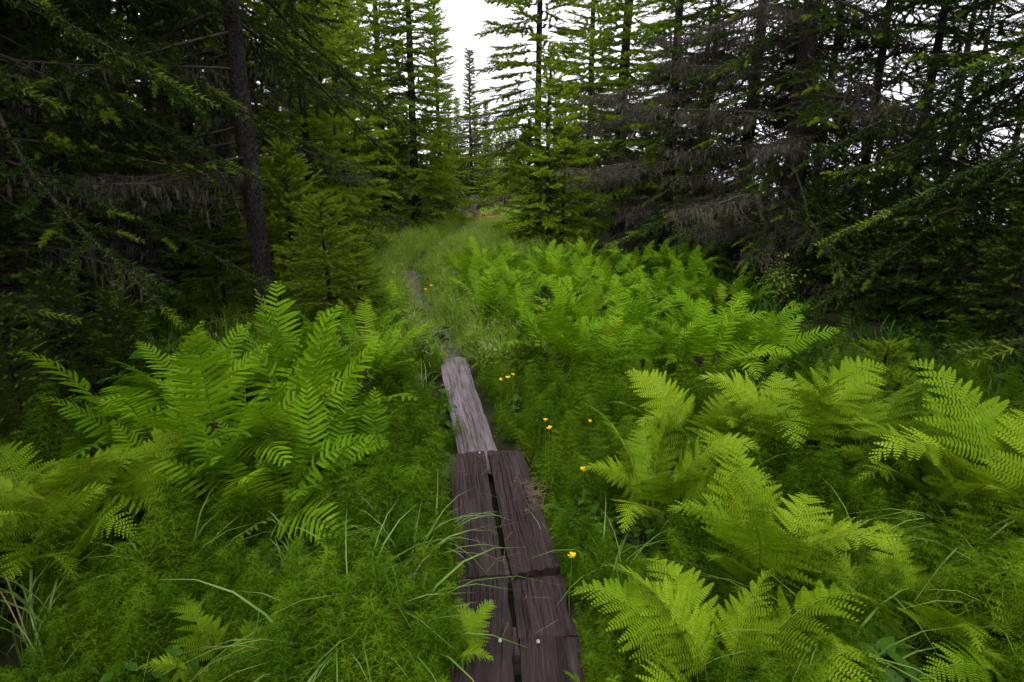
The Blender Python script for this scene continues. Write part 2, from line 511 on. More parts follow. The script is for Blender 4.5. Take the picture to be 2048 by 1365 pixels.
def spruce_crown(seed, H, base, Rmax, power=0.8, nb=110, low_el=-8, top_el=40, sag=0.12, tip=0.10, lat_step=0.085,
                 shoot=0.13, tpl=SH_COARSE, lat_len=0.42, bare=0.18, mats=('needle_old', 'needle_new', 'wood_live'), new_p=0.5,
                 skip=0.0, rtop=0.10, side_bias=None, gap=0.0, r_trunk=0.1):
    r = random.Random(seed)
    mb = MB()
    MT = {0: [], 1: []}; LC = {0: [], 1: []}
    for i in range(nb):
        t = (i + r.uniform(0, .9)) / nb
        t = t ** 0.92
        h = base + (H - base) * t
        L = (Rmax * (1 - t) ** power) * r.uniform(0.6, 1.12) + rtop
        az = i * 2.39996 + r.uniform(-.5, .5)
        if side_bias is not None:
            L *= 1 + side_bias[1] * math.cos(az - side_bias[0])
        if r.random() < skip:
            continue
        el = R(low_el + (top_el - low_el) * t ** 1.3 + r.uniform(-7, 7))
        P = branch_pts((0, 0, h), az, L, el, sag * r.uniform(.6, 1.4) * (1 - .6 * t), tip * r.uniform(.3, 1.5), r=r)
        tube(mb, P, np.linspace(0.004 + 0.006 * L, 0.002, len(P)), 3, 2, caps=False)
        s = bare if L > 0.5 else 0.08
        side = 1
        seglen = L
        while s < 1.0:
            k = s * (len(P) - 1); k0 = min(int(k), len(P) - 2); fr = k - k0
            o = P[k0] * (1 - fr) + P[k0 + 1] * fr
            d = P[k0 + 1] - P[k0]; d /= np.linalg.norm(d)
            sd = np.cross(d, (0, 0, 1.0)); sd /= np.linalg.norm(sd) + 1e-9
            side = -side
            ang = R(r.uniform(35, 68)) * (1 - 0.55 * s)
            ld = d * math.cos(ang) + sd * side * math.sin(ang) + np.array([0, 0, r.uniform(-.28, .16)])
            ld /= np.linalg.norm(ld)
            ll = min(lat_len, L * 0.55) * (1 - s) ** 0.7 * r.uniform(.6, 1.2) + 0.07
            q = 0.0
            while q < ll:
                sl = shoot * r.uniform(.8, 1.25)
                last = q + sl * 0.8 >= ll
                kind = 1 if (last and r.random() < new_p) else 0
                jd = ld + np.array([r.uniform(-.22, .22), r.uniform(-.22, .22), r.uniform(-.26, .12)])
                MT[kind].append(frame(jd, r.uniform(-.5, .5)) * sl)
                LC[kind].append(o + ld * q)
                if r.random() < gap:
                    q += sl
                q += sl * 0.8
            s += lat_step * r.uniform(.6, 1.4) / max(seglen, .15)
        # leader of the branch
        for s in np.arange(bare + .1, 1.0, shoot * .8 / max(L, .2)):
            k = s * (len(P) - 1); k0 = min(int(k), len(P) - 2); fr = k - k0
            o = P[k0] * (1 - fr) + P[k0 + 1] * fr
            d = P[k0 + 1] - P[k0]
            kind = 1 if (s > .82 and r.random() < new_p + .2) else 0
            MT[kind].append(frame(d, r.uniform(-.5, .5)) * shoot * 1.1); LC[kind].append(o)
    for s in np.arange(0.92, 1.0, 0.012):                      # leader of the tree
        MT[0].append(frame(np.array([r.uniform(-.2, .2), r.uniform(-.2, .2), 1.0]), 0) * shoot * 1.1)
        LC[0].append(np.array([0, 0, H * s]))
    for kind in (0, 1):
        mats_, locs_ = np.array(MT[kind]), np.array(LC[kind])
        if len(locs_) == 0:
            continue
        for j, (tv, tf) in enumerate(tpl):
            mb.inst(tv, tf, mats_[j::3], locs_[j::3], kind)
    return mb.mesh('crown', [M[x] for x in mats])

def trunk_mesh(seed, H, r0, lean=0.0, bend=0.02, sides=12):
    r = random.Random(seed)
    n = 26
    s = np.linspace(0, 1, n) ** 1.15
    ph, ph2 = r.uniform(0, 6), r.uniform(0, 6)
    P = np.stack([bend * np.sin(s * 7 + ph) - bend * math.sin(ph) + lean * s * H, bend * np.cos(s * 6 + ph2) - bend * math.cos(ph2), s * H - 0.25 * (s == 0)], 1)
    rad = r0 * (1 - s) ** 0.8 + 0.008 + r0 * 0.7 * np.exp(-s * H / 0.22)
    rad = rad * np.array([r.uniform(.95, 1.06) for _ in range(n)])
    mb = MB()
    tube(mb, P, rad, sides)
    # lumpy bark relief
    V = mb.v[0]
    ax = np.repeat(P, sides, axis=0)
    V += (V - ax) * (nrng.normal(0, .055, (len(V), 1))).astype(np.float32)
    return mb.mesh('trunk', M['bark'], True)

# twig bundles for dead branches
def dead_branch(seed, L, droop, n_lat=26, lichen=0.5, fine=5, thick=1.0):
    r = random.Random(seed)
    mb = MB()
    P = branch_pts((0, 0, 0), 0, L, R(r.uniform(-6, 6)), droop, droop * .6, n=9, wob=.035, r=r)
    tube(mb, P, np.linspace(0.014 * thick, 0.003, len(P)), 4, 0, caps=False)
    tw = []
    hang = []
    def sliver(a, b, w):
        d = b - a
        sd = np.cross(d, (r.uniform(-.4, .4), r.uniform(-.4, .4), 1.0)); sd = sd / (np.linalg.norm(sd) + 1e-9) * w
        tw.append((a - sd, a + sd, b))
        up = np.cross(d, sd); up = up / (np.linalg.norm(up) + 1e-9) * w
        tw.append((a - up, a + up, b))
    for i in range(n_lat):
        s = 0.12 + 0.88 * (i + r.random()) / n_lat
        k = min(s, .999) * (len(P) - 1); k0 = int(k); fr = k - k0
        o = P[k0] * (1 - fr) + P[k0 + 1] * fr
        d = P[k0 + 1] - P[k0]; d /= np.linalg.norm(d)
        sd = np.array([-d[1], d[0], 0]) * (1 if i % 2 else -1)
        ld = d * r.uniform(.5, 1.1) + sd * r.uniform(.5, 1.1) + np.array([0, 0, r.uniform(-.5, .2)])
        ld /= np.linalg.norm(ld)
        ll = L * .33 * (1 - s * .65) * r.uniform(.5, 1.25) + .06
        mid = o + ld * ll * .5 + np.array([0, 0, r.uniform(-.02, .02)])
        end = o + ld * ll + np.array([0, 0, -r.uniform(0, .22) * ll])
        sliver(o, mid, .0038 * thick); sliver(mid, end, .0028 * thick)
        for _ in range(fine):
            q = r.random()
            a = o + (end - o) * q
            dd = ld + np.array([r.uniform(-1, 1), r.uniform(-1, 1), r.uniform(-.9, .35)])
            dd /= np.linalg.norm(dd)
            sliver(a, a + dd * ll * r.uniform(.15, .42), .0024 * thick)
        if r.random() < lichen:
            for _ in range(r.randint(2, 7)):
                q = r.random()
                a = o + (end - o) * q
                hl = r.uniform(.03, .13)
                for _ in range(2):
                    hang.append((a + np.array([r.uniform(-.012, .012), r.uniform(-.012, .012), .004]), a + np.array([r.uniform(-.016, .016), r.uniform(-.016, .016), 0]),
                                 a + np.array([r.uniform(-.02, .02), r.uniform(-.02, .02), -hl])))
    T = np.array(tw).reshape(-1, 3)
    mb.add(T, np.arange(len(T)).reshape(-1, 3), 0)
    if hang:
        T = np.array(hang).reshape(-1, 3)
        mb.add(T, np.arange(len(T)).reshape(-1, 3), 1)
    return mb.mesh('dead_branch', [M['twig_dead'], M['lichen']])

DEAD = [dead_branch(100 + i, 1.0 + 0.28 * i, 0.10 + .05 * (i % 3), n_lat=30 + 4 * i, lichen=.45, fine=6) for i in range(5)]
DEAD_THICK = [dead_branch(140 + i, 1.5 + 0.3 * i, 0.22 + .06 * (i % 3), n_lat=64, lichen=.8, fine=13, thick=1.25) for i in range(4)]

# live near branch sprays, used as single long branches on the near trees
def live_branch(seed, L, tpl, mats, new_p, step=0.06, shoot=.10):
    r = random.Random(seed)
    mb = MB()
    P = branch_pts((0, 0, 0), 0, L, R(r.uniform(-5, 8)), .28, .16, n=9, wob=.03, r=r)
    tube(mb, P, np.linspace(.014, .003, len(P)), 4, 2, caps=False)
    MT = {0: [], 1: []}; LC = {0: [], 1: []}
    s, side = .18, 1
    while s < 1:
        k = s * (len(P) - 1); k0 = min(int(k), len(P) - 2); fr = k - k0
        o = P[k0] * (1 - fr) + P[k0 + 1] * fr
        d = P[k0 + 1] - P[k0]; d /= np.linalg.norm(d)
        sd = np.array([-d[1], d[0], 0]); side = -side
        a = R(r.uniform(38, 62))
        ld = d * math.cos(a) + sd * side * math.sin(a) + np.array([0, 0, r.uniform(-.35, .05)])
        ll = .48 * (1 - s) ** .7 * r.uniform(.6, 1.15) * min(1, L) + .09
        q = .02
        while q < ll:
            kind = 1 if (q + shoot * .85 >= ll and r.random() < new_p) else 0
            jd = ld + np.array([r.uniform(-.25, .25), r.uniform(-.25, .25), r.uniform(-.3, .1)])
            MT[kind].append(frame(jd, r.uniform(-.5, .5)) * shoot * r.uniform(.85, 1.2)); LC[kind].append(o + ld * q)
            if r.random() < .55:
                jd = ld + np.array([r.uniform(-1, 1), r.uniform(-1, 1), r.uniform(-.4, .1)])
                kk = 1 if r.random() < new_p * .7 else 0
                MT[kk].append(frame(jd, 0) * shoot * r.uniform(.6, 1)); LC[kk].append(o + ld * q)
            q += shoot * .75
        s += step * r.uniform(.7, 1.3) / L
    for kind in (0, 1):
        a, b = np.array(MT[kind]), np.array(LC[kind])
        if len(b):
            for j, (tv, tf) in enumerate(tpl):
                mb.inst(tv, tf, a[j::3], b[j::3], kind)
    return mb.mesh('branch', [M[x] for x in mats])

LIVE = [live_branch(200 + i, 1.0 + .3 * i, SH_FINE, ('needle_old', 'needle_new', 'wood_live'), .45) for i in range(4)]

# crown prototypes: dims are for the prototype height, copies are scaled evenly
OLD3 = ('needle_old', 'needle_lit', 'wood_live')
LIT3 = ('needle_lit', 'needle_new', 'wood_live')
CROWN = {
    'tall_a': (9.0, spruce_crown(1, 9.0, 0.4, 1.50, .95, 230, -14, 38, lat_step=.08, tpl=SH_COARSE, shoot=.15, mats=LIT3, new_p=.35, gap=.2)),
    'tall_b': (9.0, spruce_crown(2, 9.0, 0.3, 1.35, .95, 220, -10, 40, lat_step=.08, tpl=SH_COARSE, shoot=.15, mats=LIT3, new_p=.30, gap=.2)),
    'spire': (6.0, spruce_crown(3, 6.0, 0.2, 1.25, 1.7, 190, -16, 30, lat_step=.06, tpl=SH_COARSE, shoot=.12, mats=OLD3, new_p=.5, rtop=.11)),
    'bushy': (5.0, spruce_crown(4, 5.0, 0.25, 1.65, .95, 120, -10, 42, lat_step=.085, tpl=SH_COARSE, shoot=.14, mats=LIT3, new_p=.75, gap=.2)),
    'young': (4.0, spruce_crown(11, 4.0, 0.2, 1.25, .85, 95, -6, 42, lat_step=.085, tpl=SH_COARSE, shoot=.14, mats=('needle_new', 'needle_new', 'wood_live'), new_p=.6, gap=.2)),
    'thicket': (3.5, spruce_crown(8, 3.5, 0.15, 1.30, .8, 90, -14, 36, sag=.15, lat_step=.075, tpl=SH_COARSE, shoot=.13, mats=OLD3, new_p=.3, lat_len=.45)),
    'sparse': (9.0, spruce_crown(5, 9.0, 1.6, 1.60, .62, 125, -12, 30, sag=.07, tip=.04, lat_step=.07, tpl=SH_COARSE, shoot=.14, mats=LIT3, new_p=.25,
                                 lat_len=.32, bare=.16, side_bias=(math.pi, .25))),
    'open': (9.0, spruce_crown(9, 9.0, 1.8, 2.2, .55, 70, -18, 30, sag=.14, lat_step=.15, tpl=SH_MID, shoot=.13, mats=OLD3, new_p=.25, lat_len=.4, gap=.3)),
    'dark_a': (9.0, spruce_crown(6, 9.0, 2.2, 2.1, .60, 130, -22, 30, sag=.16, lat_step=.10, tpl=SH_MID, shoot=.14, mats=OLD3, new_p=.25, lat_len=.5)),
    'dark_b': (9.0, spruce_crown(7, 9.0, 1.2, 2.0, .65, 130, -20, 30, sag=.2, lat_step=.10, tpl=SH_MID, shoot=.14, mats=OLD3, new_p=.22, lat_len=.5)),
}
TR = {'tall_a': .11, 'tall_b': .10, 'spire': .07, 'bushy': .055, 'young': .05, 'thicket': .045, 'sparse': .12, 'open': .13, 'dark_a': .14, 'dark_b': .13}
TRUNK = {k: trunk_mesh(300 + i, v[0], TR[k]) for i, (k, v) in enumerate(CROWN.items())}

def tree(name, kind, x, y, H, rz, label, group, dead=(0, 0, 0, None), live=0, rad=None, lean=(0, 0), dead_len=1.0):
    """dead = (number, lowest, highest height, azimuth range or None); thing > trunk, crown, dead_branch, branch"""
    h0, cm = CROWN[kind]
    s = H / h0
    t = empty(name, (x, y, gz(x, y) - .03), rz, label, 'tree', group)
    t.rotation_euler = (lean[0], lean[1], rz)
    k = (rad / TR[kind]) if rad else s
    part('trunk', TRUNK[kind], t, sc=(k, k, s))
    part('crown', cm, t, sc=s)
    r = random.Random(int(x * 1000 + y * 77) & 0xffff)
    n, lo, hi, azr = dead
    protos = DEAD if dead_len <= 1.0 else DEAD_THICK
    for i in range(n):
        az = r.uniform(0, 6.283) if azr is None else R(r.uniform(*azr)) - rz
        h = lo + (hi - lo) * (i + r.random()) / n
        q = r.choice(protos)
        part('dead_branch', q, t, (0, 0, h), (r.uniform(-.3, .3), R(r.uniform(-8, 18)), az), r.uniform(.75, 1.15))
    if isinstance(live, (list, tuple)):
        for (h, azd, sc_) in live:
            part('branch', r.choice(LIVE), t, (0, 0, h), (r.uniform(-.2, .2), R(r.uniform(0, 16)), R(azd) - rz), sc_)
    return t

# ------------------------------------------------------------------ trees that the photograph shows one by one
G_L, G_C, G_R = 'shaded spruces left of the path', 'sunlit spruces beyond the path', 'lichen-hung spruces right of the path'
tree('spruce_tree', 'open', col_at(497, 6.3), 6.3, 13, 2.2, 'spruce with thick bare speckled trunk behind the large left fern clump', G_L,
     dead=(15, 1.2, 3.4, (95, 265)), rad=.096, live=[(3.0, 75, .75), (3.2, 150, 1.0), (3.5, 200, 1.0)])
tree('spruce_tree', 'dark_a', col_at(452, 8.8), 8.8, 12, 1.3, 'slimmer dark spruce trunk standing just left behind the thick speckled trunk', G_L,
     dead=(14, .8, 3.4, None), rad=.10)
tree('spruce_tree', 'dark_a', col_at(245, 7.4), 7.4, 14, 2.2, 'massive nearly black spruce trunk in the deep left shade', G_L,
     dead=(18, .8, 3.8, None), rad=.17)
tree('spruce_tree', 'dark_a', col_at(95, 6.2), 6.2, 11, .2, 'dark spruce with low drooping boughs near the left edge', G_L,
     dead=(12, .8, 3.0, None), live=[(1.9, 0, 1.0), (1.3, -60, .9), (2.2, -20, 1.0), (1.6, 30, .9)])
tree('spruce_tree', 'dark_b', col_at(-30, 4.9), 4.9, 12, 4.1, 'nearest spruce at the left edge with dim green sprays', G_L,
     dead=(10, .6, 2.6, None), live=[(1.9, 10, 1.1), (1.5, -30, .9), (1.05, -15, .9), (2.3, 40, 1.0), (2.6, 0, 1.0)])
tree('spruce_tree', 'open', col_at(345, 10.6), 10.6, 10, 3.0, 'shadowed spruce between the massive black trunk and the speckled one', G_L, dead=(12, .6, 3.0, None))
tree('spruce_tree', 'bushy', col_at(615, 11.2), 11.2, 6.2, .9, 'leafy green spruce whose trunk shows right of the speckled trunk', G_L, dead=(8, .8, 2.2, None), rad=.07)
tree('spruce_tree', 'bushy', col_at(560, 13.5), 13.5, 7.0, 2.4, 'bright green spruce seen through the gap behind the speckled trunk', G_L)
tree('spruce_tree', 'bushy', col_at(690, 15.2), 15.2, 6.4, 5.0, 'bushy spruce above the pale shrubs left of the path', G_L, dead=(6, .5, 1.6, None))

tree('spruce_tree', 'tall_a', col_at(829, 16.0), 16.0, 9.2, .6, 'tall yellow-green spruce with clear dark trunk left of the sky gap', G_C, dead=(10, .4, 1.8, None))
tree('spruce_tree', 'tall_b', col_at(768, 17.2), 17.2, 9.6, 2.1, 'tall open spruce second left of the sky gap with straight trunk', G_C, dead=(8, .4, 1.6, None))
tree('spruce_tree', 'tall_b', col_at(878, 18.6), 18.6, 6.9, 3.3, 'shorter spruce whose ragged right side borders the sky gap', G_C, dead=(6, .3, 1.2, None))
tree('spruce_tree', 'tall_a', col_at(712, 18.8), 18.8, 9.0, 4.4, 'tall spruce third left of the sky gap behind hanging boughs', G_C)
tree('spruce_tree', 'tall_b', col_at(655, 20.5), 20.5, 9.0, 5.4, 'tall spruce behind the bushy one at the upper left', G_C)
tree('fir_tree', 'spire', col_at(943, 25.0), 25.0, 5.9, 1.0, 'narrow pointed fir standing alone in the middle of the sky gap', G_C)
tree('fir_tree', 'spire', col_at(917, 29.0), 29.0, 4.7, 2.0, 'small pointed fir just left of the lone narrow fir', G_C)
tree('fir_tree', 'bushy', col_at(975, 24.0), 24.0, 2.9, 2.0, 'low rounded fir right of the lone narrow fir', G_C)
tree('fir_tree', 'bushy', col_at(1010, 27.0), 27.0, 3.6, 3.0, 'dull low fir in the gap beside the long-limbed spruce', G_C)
tree('spruce_tree', 'sparse', col_at(1077, 13.6), 13.6, 9.5, .1, 'tall thin spruce with long bare limbs reaching left over the gap', G_C, dead=(8, 1.2, 3.0, (120, 240)), rad=.085)
tree('fir_tree', 'young', col_at(1099, 12.8), 12.8, 3.9, 1.2, 'bright young fir in front of the long-limbed spruce', G_C, rad=.05)
tree('fir_tree', 'young', col_at(1058, 13.1), 13.1, 2.5, 3.4, 'smaller young fir stem left of the bright young fir', G_C)
tree('fir_tree', 'young', col_at(1128, 13.3), 13.3, 2.9, 5.1, 'smaller young fir stem right of the bright young fir', G_C)
tree('spruce_tree', 'tall_a', col_at(1178, 17.0), 17.0, 9.0, 2.8, 'tall green spruce right of the long-limbed spruce', G_C)

tree('spruce_tree', 'tall_b', col_at(1243, 14.5), 14.5, 9.0, .3, 'dark spruce with drooping dead boughs right of the bright young fir', G_R, dead=(26, .5, 3.6, None), dead_len=2, rad=.15)
tree('spruce_tree', 'sparse', col_at(1340, 12.2), 12.2, 8.5, 1.7, 'half-dead spruce of tangled grey boughs left of the paired trunks', G_R, dead=(34, .4, 3.9, None), dead_len=2)
tree('spruce_tree', 'dark_b', col_at(1492, 10.6), 10.6, 10, 2.9, 'slimmer of the paired dark trunks hung with grey lichen', G_R, dead=(34, .7, 4.2, None), dead_len=2, rad=.11)
tree('spruce_tree', 'dark_b', col_at(1588, 8.4), 8.4, 10.5, 4.0, 'thicker of the paired dark trunks against broken sky', G_R, dead=(30, .8, 4.0, None), dead_len=2, rad=.13)
tree('spruce_tree', 'dark_b', col_at(1730, 9.6), 9.6, 9.5, 5.2, 'dark spruce right of the paired trunks with sky behind its boughs', G_R, dead=(18, .5, 3.0, None), rad=.07)
tree('spruce_tree', 'dark_b', col_at(2085, 6.6), 6.6, 12, .7, 'dark spruce at the right edge with green hanging sprays', G_R,
     dead=(16, .5, 3.0, None), live=[(2.4, 180, 1.2), (2.0, 200, 1.1), (2.7, 165, 1.2), (1.5, 190, 1.0), (1.7, 150, 1.0), (2.9, 195, 1.2), (1.1, 175, .9)])
tree('spruce_tree', 'dark_b', col_at(1830, 8.2), 8.2, 10, 1.9, 'shaded spruce between the right edge and the paired trunks', G_R, dead=(16, .4, 2.4, None), rad=.06)

# ------------------------------------------------------------------ woods behind, tree by tree
def wood_rows():
    r = random.Random(31)
    spots = []
    def try_add(x, y, dmin, row):
        for (a, b, _) in spots:
            if (a - x) ** 2 + (b - y) ** 2 < dmin ** 2:
                return
        spots.append((x, y, row))
    for _ in range(900):                                  # dense wood on the left
        y = r.uniform(10.5, 24); x = r.uniform(-.95 * y, -.30 * y - .6)
        px, _p = proj(x, y, 1.7)
        if px < (430 if y < 17 else 640) and sum(1 for s in spots if s[2] == 'left') < 26:
            try_add(x, y, 1.55, 'left')
    for _ in range(500):                                  # low far wood closing the gap
        y = r.uniform(31, 48); px = r.uniform(560, 1330)
        if sum(1 for s in spots if s[2] == 'far') < 34:
            try_add(col_at(px, y), y, 1.5, 'far')
    for _ in range(300):                                  # thin belt before the lake
        y = r.uniform(12.5, 18); px = r.uniform(1300, 2080)
        if sum(1 for s in spots if s[2] == 'belt') < 13:
            try_add(col_at(px, y), y, 2.2, 'belt')
    for row, txt, grp in (('left', '%s spruce from the left in the dark wood behind the bare trunks', 'dark wood on the left'),
                          ('far', '%s tree from the left in the low far wood closing the gap', 'low far wood'),
                          ('belt', '%s spruce from the left in the thin belt before the lake', 'thin belt of spruces before the lake')):
        ss = sorted([s for s in spots if s[2] == row], key=lambda s: proj(s[0], s[1], 1.7)[0])
        for i, (x, y, _) in enumerate(ss):
            if row == 'left':
                kind, H = r.choice(['dark_b', 'dark_b', 'tall_b', 'tall_a']), r.uniform(7.5, 10)
            elif row == 'far':
                kind, H = r.choice(['bushy', 'bushy', 'spire']), r.uniform(4.0, 5.2)
            else:
                kind, H = r.choice(['open', 'dark_b', 'dark_b']), r.uniform(6, 8)
            tree('spruce_tree', kind, x, y, H, r.uniform(0, 6.28), txt % ordinal(i), grp,
                 dead=(4, .4, 2.0, None) if row == 'left' else (0, 0, 0, None))
wood_rows()

# low dark thicket under the tall trees
for i, (px, Y, H, lab) in enumerate([
        (1640, 7.6, 1.6, 'low dark spruce bush at the foot of the thick paired trunk'), (1735, 7.2, 1.5, 'low dark spruce bush behind the dim small fern'),
        (1850, 6.6, 1.7, 'low dark spruce bush behind the seedlings'), (1960, 6.0, 1.8, 'low dark spruce bush third from the right edge'),
        (2060, 5.2, 1.6, 'low dark spruce bush cut by the right edge'), (1930, 8.6, 1.9, 'taller dark spruce bush behind the right edge bushes'),
        (1780, 9.6, 1.9, 'taller dark spruce bush in the gap right of the paired trunks'), (1660, 11.0, 1.9, 'dark spruce bush seen beyond the paired trunks'),
        (1480, 12.0, 1.6, 'dim spruce bush behind the slimmer paired trunk'), (2040, 8.2, 1.9, 'dark spruce bush deep behind the right edge'),
        (150, 8.6, 2.6, 'low dark spruce bush left of the massive black trunk'), (20, 6.8, 2.6, 'low dark spruce bush at the left edge'),
        (330, 9.2, 2.4, 'low dark spruce bush right of the massive black trunk'), (420, 10.5, 2.2, 'low dark spruce bush behind the slim left trunk'),
        (-40, 4.6, 1.9, 'low spruce bush half outside the left edge')]):
    x = col_at(px, Y, 1.0)
    tree('spruce_bush', 'thicket', x, Y, H, i * 1.7, lab, 'low dark spruce bushes')

# unseen trees added around the standpoint, mostly to shade both sides of the path
for i, (x, y, H) in enumerate([(-2.5, -2.2, 9), (2.7, -2.2, 9), (-3.3, -.2, 12), (3.6, -.4, 12), (-5.2, 3.2, 14), (-4.8, 1.2, 13), (-6.8, -.4, 14), (-7.2, 4.8, 15),
                               (5.4, 3.3, 13), (4.9, 1.2, 13), (6.8, .2, 14), (7.4, 4.6, 14), (-9.2, 7.0, 15), (9.3, 6.6, 14), (-11.2, 4.6, 14), (-12.6, 8.6, 14), (-11.4, 10.4, 13), (-14.6, 13.0, 14), (10.6, 9.0, 12)]):
    tree('spruce_tree', 'dark_b' if i % 2 else 'dark_a', x, y, H, i * 1.1,
         '%s of the dark spruces added around the standpoint, outside the picture' % ordinal(i), 'spruces around the standpoint')

# ------------------------------------------------------------------ saplings with pale new shoots
SAP = {
    'spray': (1.7, spruce_crown(50, 1.7, .12, .78, .75, 80, -8, 38, sag=.1, lat_step=.05, shoot=.075, tpl=SH_FINE, mats=('needle_lit', 'needle_new', 'wood_live'),
                                new_p=1.0, lat_len=.26, rtop=.05)),
    'small': (.5, spruce_crown(51, .5, .05, .24, .8, 24, 5, 45, sag=.05, lat_step=.05, shoot=.07, tpl=SH_FINE, mats=('needle_new', 'needle_new', 'wood_live'),
                               new_p=.9, lat_len=.1, rtop=.05)),
}
SAP['dim'] = (1.7, spruce_crown(52, 1.7, .10, .70, .7, 60, -12, 34, sag=.12, lat_step=.06, shoot=.08, tpl=SH_FINE, mats=OLD3, new_p=.4, lat_len=.3, rtop=.05))
SAPT = {'dim': trunk_mesh(352, 1.7, .02, bend=.006), 'spray': trunk_mesh(350, 1.7, .02, bend=.006), 'small': trunk_mesh(351, .5, .006, bend=.003, sides=6)}
def sapling(kind, px, Y, H, rz, label, group='young spruces with pale tips', x=None):
    h0, cm = SAP[kind]
    s = H / h0
    X = col_at(px, Y, .6) if x is None else x
    t = empty('spruce_sapling', (X, Y, gz(X, Y) - .02), rz, label, 'sapling', group)
    part('trunk', SAPT[kind], t, sc=s)
    part('crown', cm, t, sc=s)
sapling('spray', 655, 5.6, 1.4, .3, 'largest pale-tipped young spruce right of the speckled trunk')
sapling('spray', 588, 7.0, 1.9, 2.0, 'taller young spruce half hidden behind the speckled trunk')
sapling('spray', 715, 6.2, 1.0, 1.2, 'low young spruce between the speckled trunk and the path')
sapling('spray', 440, 6.7, 1.5, 4.0, 'young spruce with pale sprays left of the speckled trunk')
sapling('dim', 120, 4.0, 1.0, 5.0, 'low dark young spruce at the left edge above the lacy ferns')
sapling('dim', 20, 3.3, .9, 2.6, 'young spruce in the lower left corner shade')
sapling('dim', 235, 4.3, .8, .9, 'small young spruce just left of the large fern clump')
sapling('small', 1782, 4.1, .50, .5, 'seedling spruce standing upright beyond the right-hand ferns')
sapling('small', 1745, 3.75, .34, 2.5, 'squat seedling spruce in front of the upright seedling')
sapling('small', 1815, 3.8, .36, 4.5, 'squat seedling spruce right of the upright seedling')

# ------------------------------------------------------------------ boardwalk
def plank_mesh(name, w, L, th, seed, mat, skew0=0.0, skew1=0.0):
    """board along +Y, top at z = 0, with worn edges, ragged ends and slight cupping"""
    r = np.random.default_rng(seed)
    nx, ny = 11, max(8, int(L / .035))
    u = np.linspace(-.5, .5, nx); v = np.linspace(0, 1, ny)
    eL = np.cumsum(r.normal(0, .0012, ny)); eR = np.cumsum(r.normal(0, .0012, ny))
    eL -= np.linspace(eL[0], eL[-1], ny); eR -= np.linspace(eR[0], eR[-1], ny)
    notch = np.zeros(ny)
    for _ in range(2):
        c = r.integers(2, ny - 2); notch += .010 * r.random() * np.exp(-((np.arange(ny) - c) / 1.4) ** 2)
    rag0, rag1 = r.normal(0, .003, nx), r.normal(0, .003, nx)
    groove = r.normal(0, .0011, nx)
    V = np.zeros((ny, nx, 3))
    for j in range(ny):
        hw = w / 2
        xs = u * w + np.where(u < 0, eL[j], -eR[j] - notch[j]) * np.abs(u) * 2
        ys = v[j] * L + (rag0 + skew0 * u if j == 0 else 0) + (rag1 + skew1 * u if j == ny - 1 else 0)
        zs = -.004 * (np.abs(u) * 2) ** 6 + groove + r.normal(0, .0007, nx) + .003 * math.sin(j * .23 + seed)
        if j in (0, ny - 1):
            zs = zs - .003
        V[j, :, 0], V[j, :, 1], V[j, :, 2] = xs, ys, zs
    mb = MB()
    i = np.arange(ny - 1)[:, None] * nx + np.arange(nx - 1)[None]
    mb.add(V.reshape(-1, 3), np.stack([i, i + 1, i + nx + 1, i + nx], -1).reshape(-1, 4))
    # sides
    loop = [(j, 0) for j in range(ny)] + [(ny - 1, k) for k in range(1, nx)] + [(j, nx - 1) for j in range(ny - 2, -1, -1)] + [(0, k) for k in range(nx - 2, 0, -1)]
    top = np.array([V[j, k] for j, k in loop]); bot = top.copy(); bot[:, 2] = -th
    n = len(top); k = np.arange(n); k2 = (k + 1) % n
    mb.add(np.concatenate([top, bot]), np.stack([k, k2, k2 + n, k + n], -1))
    c = bot.mean(0)
    mb.add(np.concatenate([bot, [c]]), np.stack([k, k2, np.full(n, n)], -1))
    return mb.mesh(name, mat)

def nail_mesh():
    mb = MB()
    a = np.arange(8) * math.pi / 4
    top = np.stack([.006 * np.cos(a), .0065 * np.sin(a), np.full(8, .003)], 1)
    bot = np.stack([.007 * np.cos(a), .0075 * np.sin(a), np.full(8, -.002)], 1)
    k = np.arange(8); k2 = (k + 1) % 8
    mb.add(np.concatenate([top, bot]), np.stack([k, k + 8, k2 + 8, k2], -1))
    mb.add(np.concatenate([top, [[0, 0, .0045]]]), np.stack([k, k2, np.full(8, 8)], -1))
    return mb.mesh('nail', M['nail'])
NAIL = nail_mesh()

def section(name, p0, p1, boards, label, ztop, mat, tilt=0.0, nails=(), sleepers=(.12,), th=.045, slw=.41):
    """p0, p1: ground-plane ends of the section's middle line; boards: (side offset at start, at end, width, start, end inset)"""
    (x0, y0), (x1, y1) = p0, p1
    L = math.hypot(x1 - x0, y1 - y0)
    rz = math.atan2(-(x1 - x0), y1 - y0)
    t = empty(name, (x0, y0, ztop), rz, label, 'boardwalk', 'boardwalk sections')
    t.rotation_euler = (tilt, 0, rz)
    for i, (oa, ob, w, sa, sb) in enumerate(boards):
        ll = L - sa - sb
        me = plank_mesh('plank', w, ll, th, int(abs(x0 * 991 + y0 * 37)) + i * 7, mat, rng.uniform(-.02, .02), rng.uniform(-.03, .03))
        part('plank', me, t, (oa, sa, rng.uniform(-.003, .003)), (0, rng.uniform(-.02, .02), -math.atan2(ob - oa, ll)))
    for s in sleepers:
        me = plank_mesh('sleeper', .13, slw, .09, int(y0 * 100 + s * 50), M['plank_old'])
        part('sleeper', me, t, (slw / 2, s * L, -th - .004), (0, 0, R(90)))
    for (nx, ny) in nails:
        part('nail', NAIL, t, (nx, ny, .0035))
    return t

